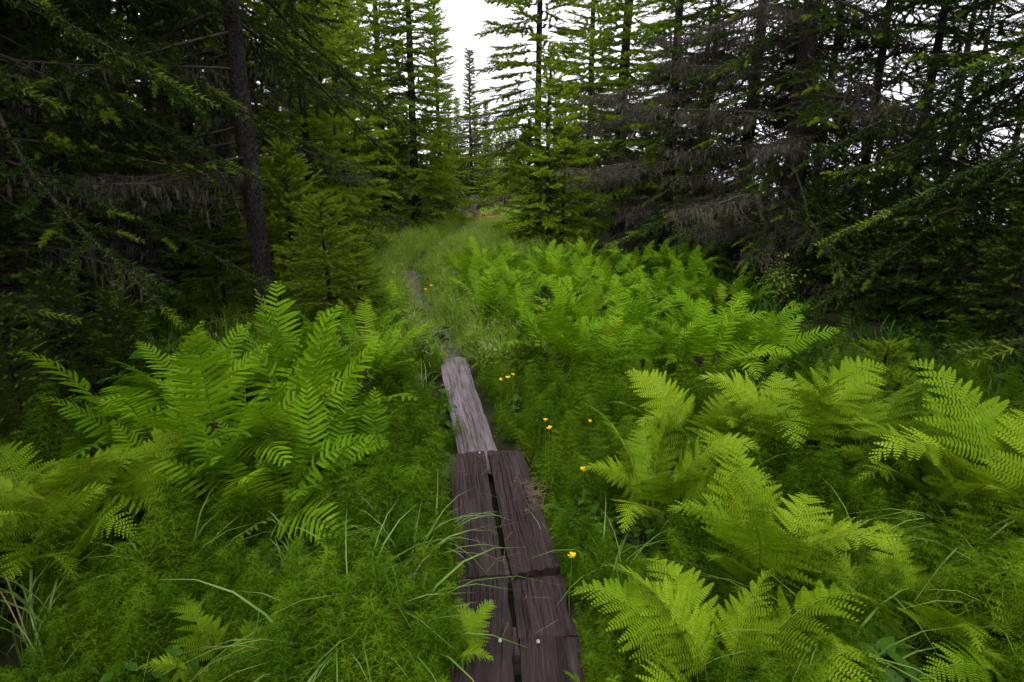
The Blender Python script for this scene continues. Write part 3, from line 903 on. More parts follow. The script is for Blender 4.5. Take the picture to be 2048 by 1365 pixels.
ZB = .15
def g(px, py, z=ZB):
    return on_ground(px, py, z)
a0, a1 = g(1040, 1700), g(1032, 1273)
section('boardwalk_section', a0, a1, [(-.112, -.112, .212, 0, 0), (.118, .116, .205, 0, .004)],
        'nearest pair of dark wet boards at the bottom of the picture', ZB + .012, M['plank_near'],
        nails=[(-.055, math.dist(a0, a1) - .035), (.075, math.dist(a0, a1) - .04)])
b0, b1 = g(1032, 1276), g(1021, 1149)
section('boardwalk_section', (b0[0], b0[1] + .006), b1, [(-.115, -.112, .212, 0, 0), (.113, .105, .208, 0, .012)],
        'short second pair of dark boards littered with needles', ZB - .004, M['plank_near'])
c0, c1 = g(1016, 1150), g(969, 903)
section('boardwalk_section', (c0[0], c0[1] + .006), c1, [(-.108, -.100, .196, 0, 0), (.116, .118, .200, .01, 0)],
        'third pair of dark boards split by a long black gap', ZB, M['plank_near'], nails=[(-.03, math.dist(c0, c1) - .025)])
d0, d1 = g(964, 935, .115), g(904, 713, .115)
section('boardwalk_section', d0, d1, [(0, 0, .232, 0, 0)], 'single grey-violet board leading away from the paired boards', .112, M['plank_sheen'], sleepers=(.06, .93), slw=.42)
e0, e1 = g(900, 722, .07), g(868, 655, .07)
section('boardwalk_section', e0, e1, [(0, 0, .23, 0, 0)], 'brown sunken board end just beyond the grey-violet board', .068, M['plank_old'], sleepers=(.5,), slw=.4)
f0, f1 = g(828, 622, .07), g(816, 545, .07)
section('boardwalk_section', f0, f1, [(0, 0, .25, 0, 0)], 'farthest dark board half lost in grass left of the fern bed', .10, M['plank_old'], sleepers=(.1, .9), slw=.42)
# board lying aside in the grass
s0, s1 = g(812, 742, .06), g(842, 758, .06)
section('loose_board', s0, s1, [(0, 0, .10, 0, 0)], 'short grey board end poking from the grass left of the boardwalk', .085, M['plank_sheen'], sleepers=())

def in_walk(x, y, m=.0):
    if y < 3.40:
        return abs(x - path_x(y)) < .235 + m
    if y < 5.3:
        return abs(x - path_x(y)) < .125 + m
    return False

# ------------------------------------------------------------------ ferns
def rachis(L, a0, a1, n=24, pw=1.3):
    s = np.linspace(0, 1, n)
    ang = a0 + (a1 - a0) * s ** pw - .5 * np.clip((s - .8) / .2, 0, 1) ** 2
    ds = L / (n - 1)
    x = np.concatenate([[0], np.cumsum(np.cos(ang[:-1]) * ds)])
    z = np.concatenate([[0], np.cumsum(np.sin(ang[:-1]) * ds)])
    return np.stack([x, np.zeros(n), z], 1), ang

def frond(kind, seed, L, a0, a1, twist=0.0, sway=0.0):
    """returns (blade mesh, stalk mesh); frond grows from the origin, arches towards +X"""
    r = random.Random(seed)
    P, ang = rachis(L, R(a0), R(a1), pw=1.25 if kind == 'A' else 1.9)
    n = len(P)
    P[:, 1] += sway * L * np.linspace(0, 1, n) ** 2
    mb = MB()
    s0, pairs = (.20, 25) if kind == 'A' else (.42, 21)
    wob = [1 + .10 * math.sin(seed * 1.7 + q * .55) + r.uniform(-.07, .07) for q in range(pairs)]
    for i in range(pairs):
        u = (i + .3) / pairs
        s = s0 + (1 - s0) * (u if kind == 'A' else 1 - (1 - u) ** 1.25)
        k = s * (n - 1); k0 = min(int(k), n - 2); fr = k - k0
        o = P[k0] * (1 - fr) + P[k0 + 1] * fr
        T = P[k0 + 1] - P[k0]; T /= np.linalg.norm(T)
        S = np.array([0, 1.0, 0]); S -= T * S.dot(T); S /= np.linalg.norm(S)
        Nn = np.cross(T, S)                                   # upper face of the blade
        if Nn[2] < 0 and abs(T[2]) < .9 or (abs(T[2]) >= .9 and Nn[0] > 0):
            Nn = -Nn
        tw = twist * s
        S, Nn = S * math.cos(tw) + Nn * math.sin(tw), Nn * math.cos(tw) - S * math.sin(tw)
        if kind == 'A':
            l = L * .155 * min(1, (u / .12 + .55)) ** .8 * (1 - max(0, (u - .35) / .65) ** 2.1) ** .8 + L * .006
            w = L * .0108 * (.5 + .5 * l / (L * .155)) 
        else:
            l = L * .25 * (1 - u) ** .95 * min(1, .75 + u * 2.2) + L * .008
            w = l * .16
        if kind == 'A' and .18 < u < .32 and seed % 2 == 0:     # the interrupted zone of shrivelled brown leaflets
            continue
        for sd in (1, -1):
            if r.random() < .035: continue
            fa = R((8 if kind == 'A' else 18) + 38 * u ** 1.6 + r.uniform(-6, 6))
            D = S * sd * math.cos(fa) + T * math.sin(fa) + Nn * r.uniform(-.06, .16)
            D /= np.linalg.norm(D)
            Wd = np.cross(Nn, D); Wd /= np.linalg.norm(Wd)
            if Wd.dot(T) < 0: Wd = -Wd
            roll = r.uniform(-.30, .30)
            Wd = Wd * math.cos(roll) + np.cross(D, Wd) * math.sin(roll)
            droop = r.uniform(.08, .26) * l
            ll = l * r.uniform(.88, 1.06) * wob[i]
            if kind == 'A':
                m = 7
                q = np.linspace(0, 1, m + 1)
                C = o[None] + D[None] * (ll * q)[:, None] - Nn[None] * (droop * q ** 2)[:, None]
                wid = w * np.array([.75, 1.05, 1.1, 1.05, .98, .85, .62, .06])
                jag = np.array([1, 1.08, .86, 1.08, .86, 1.08, .86, 1])
                fold = .35 * wid
                A = C + Wd[None] * (wid * jag)[:, None] + Nn[None] * fold[:, None]
                B = C - Wd[None] * (wid * jag[::-1])[:, None] + Nn[None] * fold[:, None]
                V = np.concatenate([A, C, B])
                j = np.arange(m)
                Q = np.concatenate([np.stack([j, j + 1, j + m + 2, j + m + 1], -1), np.stack([j + m + 1, j + m + 2, j + 2 * m + 3, j + 2 * m + 2], -1)])
                mb.add(V, Q)
            else:
                m = max(4, int(13 * min(1, ll / (L * .2)) + 1))
                Vs, Qs = [], []
                for j in range(m):
                    q = (j + .15) / m
                    c = o + D * ll * q - Nn * droop * q ** 2
                    pl = ll * .20 * (1 - q) ** .75 * min(1, .7 + q * 3) + ll * .012
                    pw = ll / m * .66
                    for s2 in (1, -1):
                        e = Wd * s2 * .93 + D * .38 + Nn * r.uniform(-.12, .06)
                        b = len(Vs)
                        Vs += [c - D * pw * .55, c + e * pl * .55 - D * pw * .62, c + e * pl, c + e * pl * .5 + D * pw * .55 + Nn * pl * .05, c + D * pw * .55]
                        Qs += [(b, b + 1, b + 3, b + 4), (b + 1, b + 2, b + 3, b + 3)]
                Vs = np.array(Vs); Qs = np.array(Qs)
                mb.add(Vs, Qs[0::2])
                mb.add(Vs, Qs[1::2][:, :3])
    hw = np.array([0, L * .0012, 0])
    k = np.arange(n - 5)
    mb.add(np.concatenate([P[4:] - hw, P[4:] + hw]), np.stack([k, k + 1, k + 1 + n - 4, k + n - 4], -1))
    blade = mb.mesh('frond', M['fern_a' if kind == 'A' else 'fern_b'])
    sb = MB()
    tube(sb, P, np.linspace(.0042 if kind == 'A' else .003, .0008, n) * (L / .9), 5, 0, caps=False)
    if kind == 'A' and seed % 2 == 0:
        for u in np.linspace(.17, .33, 9):
            s = s0 + (1 - s0) * u
            k = s * (n - 1); k0 = int(k); o = P[k0] + (P[k0 + 1] - P[k0]) * (k - k0)
            for sd in (1, -1):
                e = o + np.array([r.uniform(-.01, .01), sd * L * .05 * r.uniform(.6, 1.1), -r.uniform(.0, .02)])
                tube(sb, np.array([o, (o + e) / 2 + np.array([0, 0, .006]), e]), [.006, .009, .003], 5, 1)
    stalk = sb.mesh('stalk', [M['fern_stalk'], M['fertile']], True)
    return blade, stalk

def frond_set(kind, n, seed, a0r, a1s):
    r = random.Random(seed)
    return [frond(kind, seed + i, 1.0, r.uniform(*a0r), a1s[i % len(a1s)] + r.uniform(-10, 10), r.uniform(-.6, .6), r.uniform(-.14, .14)) for i in range(n)]
FR_A = frond_set('A', 14, 400, (78, 87), (45, 15, 60, -15, 30, -38, 52, 5))
FR_B = frond_set('B', 14, 500, (70, 86), (-20, -32, 5, -15, -48, 28, -8, 15))

def fern(kind, x, y, size, n, label, group, seed, stalks=True, spread=None, tilt=None, az0=None):
    r = random.Random(seed)
    t = empty('fern', (x, y, gz(x, y) - .01), 0, label, 'fern', group)
    protos = FR_A if kind == 'A' else FR_B
    a = r.uniform(0, 6.28) if az0 is None else R(az0)
    for i in range(n):
        if spread is None:
            az = a + i * 6.283 / n + r.uniform(-.3, .3)
        else:
            az = R(r.uniform(*spread))
        b, s = protos[(i + seed) % len(protos)] if r.random() < .5 else r.choice(protos)
        sc_ = size * (1.0 if kind == 'A' else 1.28) * r.uniform(.78, 1.1)
        lean = R(r.uniform(-10, 16)) if kind == 'A' else R(r.uniform(-10, 14))
        if tilt: lean += R(tilt)
        fo = part('frond', b, t, (math.cos(az) * .03, math.sin(az) * .03, 0), Euler((0, 0, 0)), sc_)
        fo.rotation_euler = (Matrix.Rotation(az, 3, 'Z') @ Matrix.Rotation(lean, 3, 'Y') @ Matrix.Rotation(r.uniform(-.25, .25), 3, 'X')).to_euler()
        if stalks:
            part('stalk', s, fo)
    return t

def fern_px(kind, px, py, size, n, label, group, seed, **k):
    x, y = on_ground(px, py)
    return fern(kind, x, y, size, n, label, group, seed, **k)

GA, GB = 'tall upright ferns of the left clump', 'lacy yellow-green ferns right of the boardwalk'
fern_px('A', 345, 985, .98, 9, 'tall fern at the left side of the big left clump', GA, 1)
fern_px('A', 480, 1010, .98, 10, 'tall fern in the front middle of the big left clump', GA, 2)
fern_px('A', 605, 985, .98, 10, 'tall fern right of the middle of the big left clump', GA, 3)
fern_px('A', 420, 900, 1.0, 8, 'tall fern at the back of the big left clump', GA, 4)
fern_px('A', 560, 890, .98, 8, 'tall fern at the back right of the big left clump below the speckled trunk', GA, 5)
fern_px('A', 400, 1085, .72, 9, 'lower fern spilling forward at the front left of the big left clump', GA, 12)
fern_px('A', 540, 1090, .74, 9, 'lower fern spilling forward at the front of the big left clump', GA, 13)
fern_px('A', 650, 1070, .70, 9, 'lower fern spilling towards the boards from the big left clump', GA, 14)
fern_px('A', 722, 1030, .62, 7, 'shorter fern leaning towards the boardwalk at the clump edge', GA, 6)
fern_px('A', 700, 870, .85, 8, 'fern at the right end of the left clump beside the horsetails', GA, 8)
fern_px('A', 760, 800, .68, 8, 'fern by the left rim of the path above the horsetails', GA, 9)
fern_px('A', 735, 720, .66, 7, 'fern below the pale-tipped young spruce left of the path', GA, 10)
fern_px('A', 770, 660, .6, 7, 'small fern farthest along the left rim of the path', GA, 11)
GLB = 'lacy ferns in the lower left'
fern_px('B', 225, 1190, .58, 9, 'lacy fern drooping to the right in the lower left', GLB, 21)
fern_px('B', 95, 1170, .58, 9, 'lacy fern at the left edge of the lower left group', GLB, 22)
fern_px('B', 300, 1110, .52, 8, 'lacy fern nestling against the big left clump', GLB, 23)
fern_px('B', -10, 1270, .52, 8, 'lacy fern cut by the left picture edge', GLB, 24)
fern_px('B', 470, 1440, .34, 6, 'small lacy fern at the bottom edge left of the boardwalk', GLB, 25)
fern_px('B', 880, 1390, .28, 5, 'tiny fern with one frond lying over the nearest boards', GLB, 26, spread=(-40, 60))
fern_px('B', 1300, 1085, .60, 10, 'lacy fern nearest the boardwalk, level with the third boards', GB, 31)
fern_px('B', 1395, 960, .64, 8, 'lacy fern with one upright triangular frond behind the nearest group', GB, 32)
fern_px('B', 1560, 985, .70, 10, 'broad lacy fern in the middle of the right-hand group', GB, 33)
fern_px('B', 1715, 1010, .66, 9, 'lacy fern below the spruce seedlings on the right', GB, 34)
fern_px('B', 1510, 1270, .66, 9, 'large lacy fern with tall fanned fronds in the right foreground', GB, 35)
fern_px('B', 1430, 1490, .58, 11, 'foreground lacy fern spreading over the bottom edge right of the boards', GB, 36)
fern_px('B', 1845, 1090, .60, 8, 'lacy fern between the seedlings and the right edge', GB, 37)
fern_px('B', 2010, 1190, .78, 9, 'tall lacy fern at the right edge', GB, 38)
fern_px('B', 1785, 1330, .46, 7, 'low flat fern in the shaded right foreground', GB, 39)
fern_px('B', 2080, 1500, .50, 7, 'lacy fern cut by the lower right corner', GB, 40)
fern_px('B', 1270, 840, .26, 5, 'tiny fern below the front of the fern bed', GB, 41)
fern_px('B', 1200, 1440, .22, 6, 'small fern curling against the right edge of the nearest boards', GB, 42)
fern_px('A', 1640, 800, .45, 5, 'small dim fern in the shade behind the lacy ferns', GB, 43)

def fern_bed():
    r = random.Random(77)
    pts = []
    def fill(poly_fn, n, dmin, row):
        tries = 0; c = 0
        while tries < 4000 and c < n:
            tries += 1
            x, y = poly_fn()
            if 5.35 < y < 6.7 and proj(x, y, .4)[0] > 1190: continue
            if all((x - a) ** 2 + (y - b) ** 2 > dmin ** 2 for a, b, _ in pts):
                pts.append((x, y, row)); c += 1
    def front():
        y = r.uniform(4.35, 5.35); px = r.uniform(1090, 1535)
        return col_at(px, y, .4), y
    def middle():
        y = r.uniform(5.6, 7.2); px = r.uniform(985 - (y - 5.6) * 28, 1500)
        return col_at(px, y, .4), y
    def back():
        y = r.uniform(7.2, 10.0); px = r.uniform(935 - (y - 7.2) * 8, 1400)
        return col_at(px, y, .4), y
    fill(front, 15, .36, 'front'); fill(middle, 22, .46, 'middle'); fill(back, 34, .50, 'back')
    for row in ('front', 'middle', 'back'):
        ss = sorted([p for p in pts if p[2] == row], key=lambda p: proj(p[0], p[1], .5)[0])
        for i, (x, y, _) in enumerate(ss):
            fern('A', x, y, {'front': .74, 'middle': .68, 'back': .64}[row] * r.uniform(.86, 1.12), r.randint(7, 9),
                 '%s fern from the left in the %s rows of the right fern bed' % (ordinal(i), row), 'upright ferns of the bed right of the path', 100 + i + len(row) * 50,
                 stalks=(row != 'back'))
fern_bed()

# ------------------------------------------------------------------ ground cover nobody could count
LIB = bpy.data.collections.new('cover_library')          # not linked to the scene: only the node trees read it

def horsetail_mesh(seed, H=.36):
    r = random.Random(seed)
    mb = MB()
    lx, ly = r.uniform(-.05, .05), r.uniform(-.05, .05)
    P = np.array([(lx * s * s, ly * s * s, H * s) for s in np.linspace(0, 1, 5)])
    tube(mb, P, np.linspace(.0022, .0008, 5), 3, 0, caps=False)
    T = []
    nw = 10
    for i in range(nw):
        s = .25 + .75 * (i + .3) / nw
        o = np.array([lx * s * s, ly * s * s, H * s])
        bl = .105 * (1 - .8 * max(0, s - .35) / .65) * r.uniform(.85, 1.1)
        for k in range(8):
            a = 6.283 * (k + r.random() * .7) / 8
            d = np.array([math.cos(a), math.sin(a), .35])
            sd = np.array([-math.sin(a), math.cos(a), 0]) * .0015
            mid = o + d * bl * .55
            end = o + np.array([math.cos(a), math.sin(a), .12 - .25 * r.random()]) * bl
            T += [(o - sd, o + sd, mid + sd), (o - sd, mid + sd, mid - sd), (mid - sd, mid + sd, end)]
            for q in (.35, .55, .75):
                b = o + (mid - o) * min(1, q / .55) if q < .55 else mid + (end - mid) * (q - .55) / .45
                for s2 in (1, -1):
                    e = b + (np.array([math.cos(a + s2 * .9), math.sin(a + s2 * .9), r.uniform(-.5, .15)]) * bl * .42)
                    u = np.array([0, 0, .0013]) if r.random() < .5 else sd
                    T.append((b - u, b + u, e))
    V = np.array(T).reshape(-1, 3)
    mb.add(V, np.arange(len(V)).reshape(-1, 3))
    return mb.mesh('horsetail_stem', M['horsetail'])

def blades_mesh(seed, n, H, spread, w, mat, bend=(.3, 1.0), seedheads=0, straw=0):
    r = random.Random(seed)
    mb = MB()
    for i in range(n):
        a = r.uniform(0, 6.283)
        b = np.array([r.gauss(0, spread), r.gauss(0, spread), 0])
        h = H * r.uniform(.55, 1.1)
        bd = r.uniform(*bend)
        S = 7
        s = np.linspace(0, 1, S)
        rad = h * bd * s ** 2.0 * .8
        z = h * (s - bd * .55 * s ** 3)
        C = b[None] + np.stack([math.cos(a) * rad, math.sin(a) * rad, z], 1)
        sd = np.array([-math.sin(a), math.cos(a), r.uniform(-.3, .3)])
        ww = w * r.uniform(.7, 1.2) * (.55 if i < straw else 1) * np.array([.7, 1, 1, .95, .8, .5, .05])
        A, B = C + sd[None] * ww[:, None] * .5, C - sd[None] * ww[:, None] * .5
        j = np.arange(S - 1)
        Q = np.stack([j, j + 1, j + S + 1, j + S], -1)
        mb.add(np.concatenate([A, B]), Q, 1 if i < straw else 0)
        if i < seedheads + straw and i >= straw:
            e = C[-1]
            for q in range(5):
                c = C[-2] + (e - C[-2]) * q / 4 + np.array([r.uniform(-.006, .006), r.uniform(-.006, .006), r.uniform(0, .01)])
                mb.add([c + sd * .003, c - sd * .003, c + np.array([math.cos(a) * .02, math.sin(a) * .02, -.008])], [(0, 1, 2)], 2)
    return mb.mesh('grass_blades', [mat, M['straw'], M['seed']])

def lib_obj(me, coll):
    o = bpy.data.objects.new(me.name, me)
    coll.objects.link(o)
    return o

def scatter(name, meshes, pts, label):
    """one ground-cover object: points carrying spin, tilt, size and a variant number; geometry nodes put the plants there"""
    coll = bpy.data.collections.new(name + '_plants')
    for i, me in enumerate(meshes):
        o = lib_obj(me, coll); o.name = 'plant_%02d' % i
    n = len(pts)
    P = np.array([p[:3] for p in pts], dtype=np.float32)
    me = bpy.data.meshes.new(name)
    me.vertices.add(n)
    me.vertices.foreach_set('co', P.ravel())
    at = me.attributes.new('spin', 'FLOAT_VECTOR', 'POINT')
    at.data.foreach_set('vector', np.array([p[3] for p in pts], dtype=np.float32).ravel())
    at = me.attributes.new('size', 'FLOAT', 'POINT')
    at.data.foreach_set('value', np.array([p[4] for p in pts], dtype=np.float32))
    at = me.attributes.new('variant', 'INT', 'POINT')
    at.data.foreach_set('value', np.array([p[5] for p in pts], dtype=np.int32))
    o = link(bpy.data.objects.new(name, me))
    ng = bpy.data.node_groups.new(name + '_nodes', 'GeometryNodeTree')
    ng.interface.new_socket('Geometry', in_out='INPUT', socket_type='NodeSocketGeometry')
    ng.interface.new_socket('Geometry', in_out='OUTPUT', socket_type='NodeSocketGeometry')
    N, L = ng.nodes, ng.links
    gi, go = N.new('NodeGroupInput'), N.new('NodeGroupOutput')
    mp = N.new('GeometryNodeMeshToPoints')
    ci = N.new('GeometryNodeCollectionInfo')
    ci.inputs['Collection'].default_value = coll
    ci.inputs['Separate Children'].default_value = True
    ci.inputs['Reset Children'].default_value = True
    ip = N.new('GeometryNodeInstanceOnPoints')
    ip.inputs['Pick Instance'].default_value = True
    def attr(nm, dt):
        a = N.new('GeometryNodeInputNamedAttribute'); a.data_type = dt
        a.inputs['Name'].default_value = nm
        return [s for s in a.outputs if s.enabled and s.name == 'Attribute'][0]
    er = N.new('FunctionNodeEulerToRotation')
    L.new(attr('spin', 'FLOAT_VECTOR'), er.inputs[0])
    L.new(gi.outputs[0], mp.inputs['Mesh'])
    L.new(mp.outputs[0], ip.inputs['Points'])
    L.new(ci.outputs[0], ip.inputs['Instance'])
    L.new(er.outputs[0], ip.inputs['Rotation'])
    L.new(attr('size', 'FLOAT'), ip.inputs['Scale'])
    L.new(attr('variant', 'INT'), ip.inputs['Instance Index'])
    L.new(ip.outputs[0], go.inputs[0])
    md = o.modifiers.new('cover', 'NODES')
    md.node_group = ng
    return tag(o, label, kind='stuff')

def leaf_cloud(seed, n, rx, rz_, size, mat, stems=7):
    r = random.Random(seed)
    mb = MB()
    tv = np.array([(0, 0, 0), (.35, .26, .04), (.35, 0, -.03), (.35, -.26, .04), (.72, .2, .0), (.72, 0, -.05), (.72, -.2, 0), (1, 0, -.1)], dtype=np.float32)
    tq = np.array([(0, 2, 1, 1), (0, 3, 2, 2)], dtype=np.int32)[:, :3]
    tq4 = np.array([(1, 2, 5, 4), (2, 3, 6, 5)], dtype=np.int32)
    tt = np.array([(4, 5, 7), (5, 6, 7)], dtype=np.int32)
    A, B = [], []
    for k in range(stems):
        a = r.uniform(0, 6.28)
        top = np.array([math.cos(a) * rx * r.random(), math.sin(a) * rx * r.random(), rz_ * r.uniform(.6, 1.1)])
        P = np.array([top * s * np.array([s, s, 1]) for s in np.linspace(0, 1, 5)])
        tube(mb, P, np.linspace(.008, .002, 5), 4, 1, caps=False)
        for _ in range(n // stems):
            s = r.random() ** .6
            o = top * s * np.array([s, s, 1]) + np.array([r.gauss(0, rx * .22), r.gauss(0, rx * .22), r.gauss(0, rz_ * .08)])
            o[2] = max(.02, o[2])
            d = np.array([r.uniform(-1, 1), r.uniform(-1, 1), r.uniform(-.5, .5)])
            A.append(frame(d, r.uniform(-.6, .6)) * size * r.uniform(.6, 1.3)); B.append(o)
    for q in (tq, tq4, tt):
        mb.inst(tv, q, A, B, 0)
    return mb.mesh('foliage', [mat, M['wood_live']])

def cover():
    r = random.Random(5)
    hp, gp, fp, dp = [], [], [], []
    def pt(lst, x, y, sc_, nv, tilt=.18):
        lst.append((x, y, gz(x, y) - .015, (r.uniform(-tilt, tilt), r.uniform(-tilt, tilt), r.uniform(0, 6.28)), sc_, r.randrange(nv)))
    # horsetails: both sides of the boards, thick near the camera
    n = 0
    while n < 5900:
        y = .8 + 6.2 * r.random() ** 1.2
        x = r.uniform(-1.12 * y - .5, 1.12 * y + .5)
        if in_walk(x, y, .012): continue
        d = abs(x - path_x(y))
        if y > 5.2 and d < .45: continue
        if y > 5.6 and x > .3: continue
        keep = 1.0 if d < 1.7 else .62 if y < 3.3 else .22
        if x < -.9 and y > 3.6: keep *= .45
        if r.random() > keep: continue
        s = r.uniform(.62, 1.05) * (.75 if d < .3 else .9 if d < .42 else 1.0)
        cl = math.sin(x * 5.3 + 2.1 * math.sin(y * 3.1)) * math.cos(y * 4.7 + 1.7 * math.sin(x * 2.9))
        if cl < -.35 and r.random() < .85: continue
        s *= 1 + .38 * cl + (.35 if r.random() < .06 else 0)
        pt(hp, x, y, s, 5, .3); n += 1
    # meadow grass on and beside the far path
    n = 0
    while n < 5200:
        y = 4.8 + 18 * r.random() ** 1.5
        x = path_x(y) + r.gauss(0, .55 + .075 * y)
        if in_walk(x, y, .03): continue
        if y < 10.2 and x > path_x(y) + .95: continue
        d = abs(x - path_x(y))
        s = r.uniform(.7, 1.15) * (.45 if d < .16 and y > 5.2 else .8 if d < .3 else 1)
        pt(gp, x, y, s, 5); n += 1
    # woodland floor growth further off, dim
    n = 0
    while n < 4200:
        y = r.uniform(3, 24); x = r.uniform(-.95 * y, .95 * y)
        if abs(x - path_x(y)) < 1.3: continue
        if x > 9: continue
        pt(fp, x, y, r.uniform(.5, 1.1), 3, .3); n += 1
    scatter('horsetail_cover', [horsetail_mesh(600 + i, .27 + .04 * i) for i in range(5)], hp, 'feathery green horsetails covering the ground beside the boards')
    lp = []
    while len(lp) < 420:
        y = 1.3 + 4.5 * r.random(); x = r.uniform(-1.05 * y, 1.05 * y)
        if in_walk(x, y, .05): continue
        pt(lp, x, y, r.uniform(.5, 1.0), 3, .3)
    scatter('low_broad_leaves', [leaf_cloud(740 + i, 20, .11, .26, .085, M['leafy'], 4) for i in range(3)], lp, 'low dark broad leaves mixed among the horsetails')
    scatter('meadow_grass', [blades_mesh(620 + i, 16, .42, .05, .0055, M['grass'], (.25, .9), seedheads=3, straw=1) for i in range(5)], gp,
            'pale green grass overgrowing the far path')
    scatter('woodland_undergrowth', [blades_mesh(640 + i, 14, .34, .09, .012, M['leafy'], (.4, 1.1)) for i in range(3)], fp,
            'dim low undergrowth beneath the spruces')
cover()

# ------------------------------------------------------------------ sedge tufts one can pick out
def tufts():
    r = random.Random(9)
    tm = [blades_mesh(660 + i, 20 + 4 * i, .46 + .04 * i, .035, .0062, M['sedge'], (.55, 1.25), seedheads=0, straw=i % 3) for i in range(5)]
    spots = [(730, 1290, 1.1, 'arching sedge tuft left of the second boards'), (800, 1220, 1.0, 'sedge tuft bending over the left edge of the second boards'),
             (770, 1400, 1.15, 'largest sedge tuft at the bottom edge left of the boards'), (850, 1130, .8, 'sedge tuft beside the left edge of the third boards'),
             (690, 1420, 1.0, 'sedge tuft with tan dry blades at the bottom edge'), (600, 1190, .9, 'thin sedge tuft in the horsetails left of the boards'),
             (390, 1260, 1.0, 'lone sedge tuft below the lower left lacy ferns'), (90, 1330, 1.0, 'sedge tuft with bent blades in the lower left corner'),
             (1205, 1200, .7, 'pale sedge tuft right of the second boards'), (1420, 1060, .8, 'sedge tuft among the lacy ferns on the right'),
             (1690, 1190, 1.0, 'sedge tuft arching in the dark gap between right ferns'), (1660, 1420, 1.1, 'sedge tuft at the bottom edge right of the foreground fern'),
             (1960, 1380, 1.1, 'sedge tuft with long arching blades near the lower right corner'), (1880, 1180, .9, 'sedge tuft below the right edge fern'),
             (1800, 900, .8, 'grass tuft beside the spruce seedlings'), (1930, 900, .9, 'grass tuft in the shade right of the seedlings'),
             (990, 720, .6, 'grass tuft at the right of the grey-violet board'), (960, 660, .8, 'grass tuft in front of the fern bed by the path'),
             (905, 640, .8, 'grass tuft right of the sunken board'), (800, 690, .8, 'grass tuft left of the sunken board'),
             (840, 790, .7, 'grass tuft left of the grey-violet board'), (330, 760, 1.0, 'arching grass tuft behind the big left clump'),
             (1085, 1120, .45, 'little grass tuft on the right rim of the third boards')]
    for i, (px, py, s, lab) in enumerate(spots):
        x, y = on_ground(px, py)
        o = bpy.data.objects.new('sedge_tuft', tm[i % 5])
        link(o)
        o.location = (x, y, gz(x, y) - .01)
        o.rotation_euler = (r.uniform(-.12, .12), r.uniform(-.12, .12), r.uniform(0, 6.28))
        s *= 1.25
        o.scale = (s, s, s)
        tag(o, lab, 'grass tuft', 'sedge tufts')
tufts()

# ------------------------------------------------------------------ buttercups
def buttercup_parts():
    mb = MB()
    tube(mb, [(0, 0, 0), (.01, 0, .15), (.004, .006, .3)], [.0018, .0015, .001], 4, 0)
    st = mb.mesh('stem', M['fern_stalk'])
    mb = MB()
    V = [(.001, 0, 0)]
    for q, w, z in ((.35, .55, .005), (.75, .8, .009), (1.0, .45, .010)):
        V += [(.0125 * q, -.0072 * w, z), (.0125 * q, .0072 * w, z)]
    mb.add(V, [(0, 1, 2)]); mb.add(V, [(1, 3, 4, 2), (3, 5, 6, 4)])
    return st, mb.mesh('petal', M['yellow'])
ST, PET = buttercup_parts()
for px, py, h, lab in [(1004, 762, .32, 'left of the three buttercups near the grey-violet board'), (1014, 757, .33, 'middle of the three buttercups near the grey-violet board'),
                       (1028, 751, .34, 'right of the three buttercups near the grey-violet board'), (1093, 843, .34, 'upper buttercup of the pair above the third boards'),
                       (1101, 858, .33, 'lower buttercup of the pair above the third boards'), (1180, 846, .35, 'lone buttercup left of the lacy ferns'),
                       (1170, 943, .36, 'buttercup beside the third boards below the lone one'), (1146, 1112, .36, 'buttercup nearest the camera beside the second boards'),
                       (806, 562, .40, 'tiny buttercup left of the farthest board'), (849, 580, .40, 'tiny buttercup right of the farthest board'),
                       (862, 573, .40, 'tiny buttercup in the grass before the fern bed')]:
    x, y = on_ground(px, py, h)
    b = empty('buttercup', (x, y, gz(x, y)), rng.uniform(0, 6), lab, 'flower', 'yellow buttercups')
    k = (h - gz(x, y)) / .3
    part('stem', ST, b, sc=(1, 1, k))
    tl, sz = rng.uniform(-.45, .45), rng.uniform(1.0, 1.45)
    for i in range(5):
        part('petal', PET, b, (.004, .006, .3 * k), (rng.uniform(-.25, .25) + tl, rng.uniform(-.3, .15) + tl * .5, i * 1.2566 + rng.uniform(-.15, .15)), sz)

# ------------------------------------------------------------------ leafy shrubs and broad-leaved plants
SHR = [leaf_cloud(700 + i, 900, .42, .8, .06, M['shrub']) for i in range(3)]
for i, (px, Y, s, lab) in enumerate([(690, 12.0, 1.1, 'pale leafy shrub nearest the speckled trunk at the path bend'), (735, 12.6, 1.0, 'pale leafy shrub second from the left at the path bend'),
                                     (655, 13.0, 1.2, 'pale leafy shrub under the bushy spruce'), (770, 14.6, .8, 'low pale shrub under the tall yellow-green spruce'),
                                     (672, 11.0, 1.0, 'broad pale shrub left of the low one at the path bend'), (760, 11.6, .75, 'low pale shrub on the grass edge of the path bend'), (715, 10.6, .7, 'low shrub in front of the pale shrubs at the path bend'), (700, 14.4, 1.2, 'pale shrub at the back of the path bend'),
                                     (930, 21.5, .9, 'small green shrub by the stump at the end of the path'), (995, 20.0, .7, 'small bright shrub right of the reddish logs'),
                                     (1560, 7.4, .8, 'dim leafy shrub at the foot of the paired trunks'), (1420, 10.5, .8, 'leafy shrub behind the right end of the fern bed')]):
    x = col_at(px, Y, .5)
    o = bpy.data.objects.new('leafy_shrub', SHR[i % 3]); link(o)
    o.location = (x, Y, gz(x, Y) - .02); o.rotation_euler = (0, 0, i * 1.3); o.scale = (s, s, s)
    tag(o, lab, 'shrub', 'leafy shrubs')
BRD = [leaf_cloud(720 + i, 34, .16, .30, .13, M['leafy'], 5) for i in range(3)]
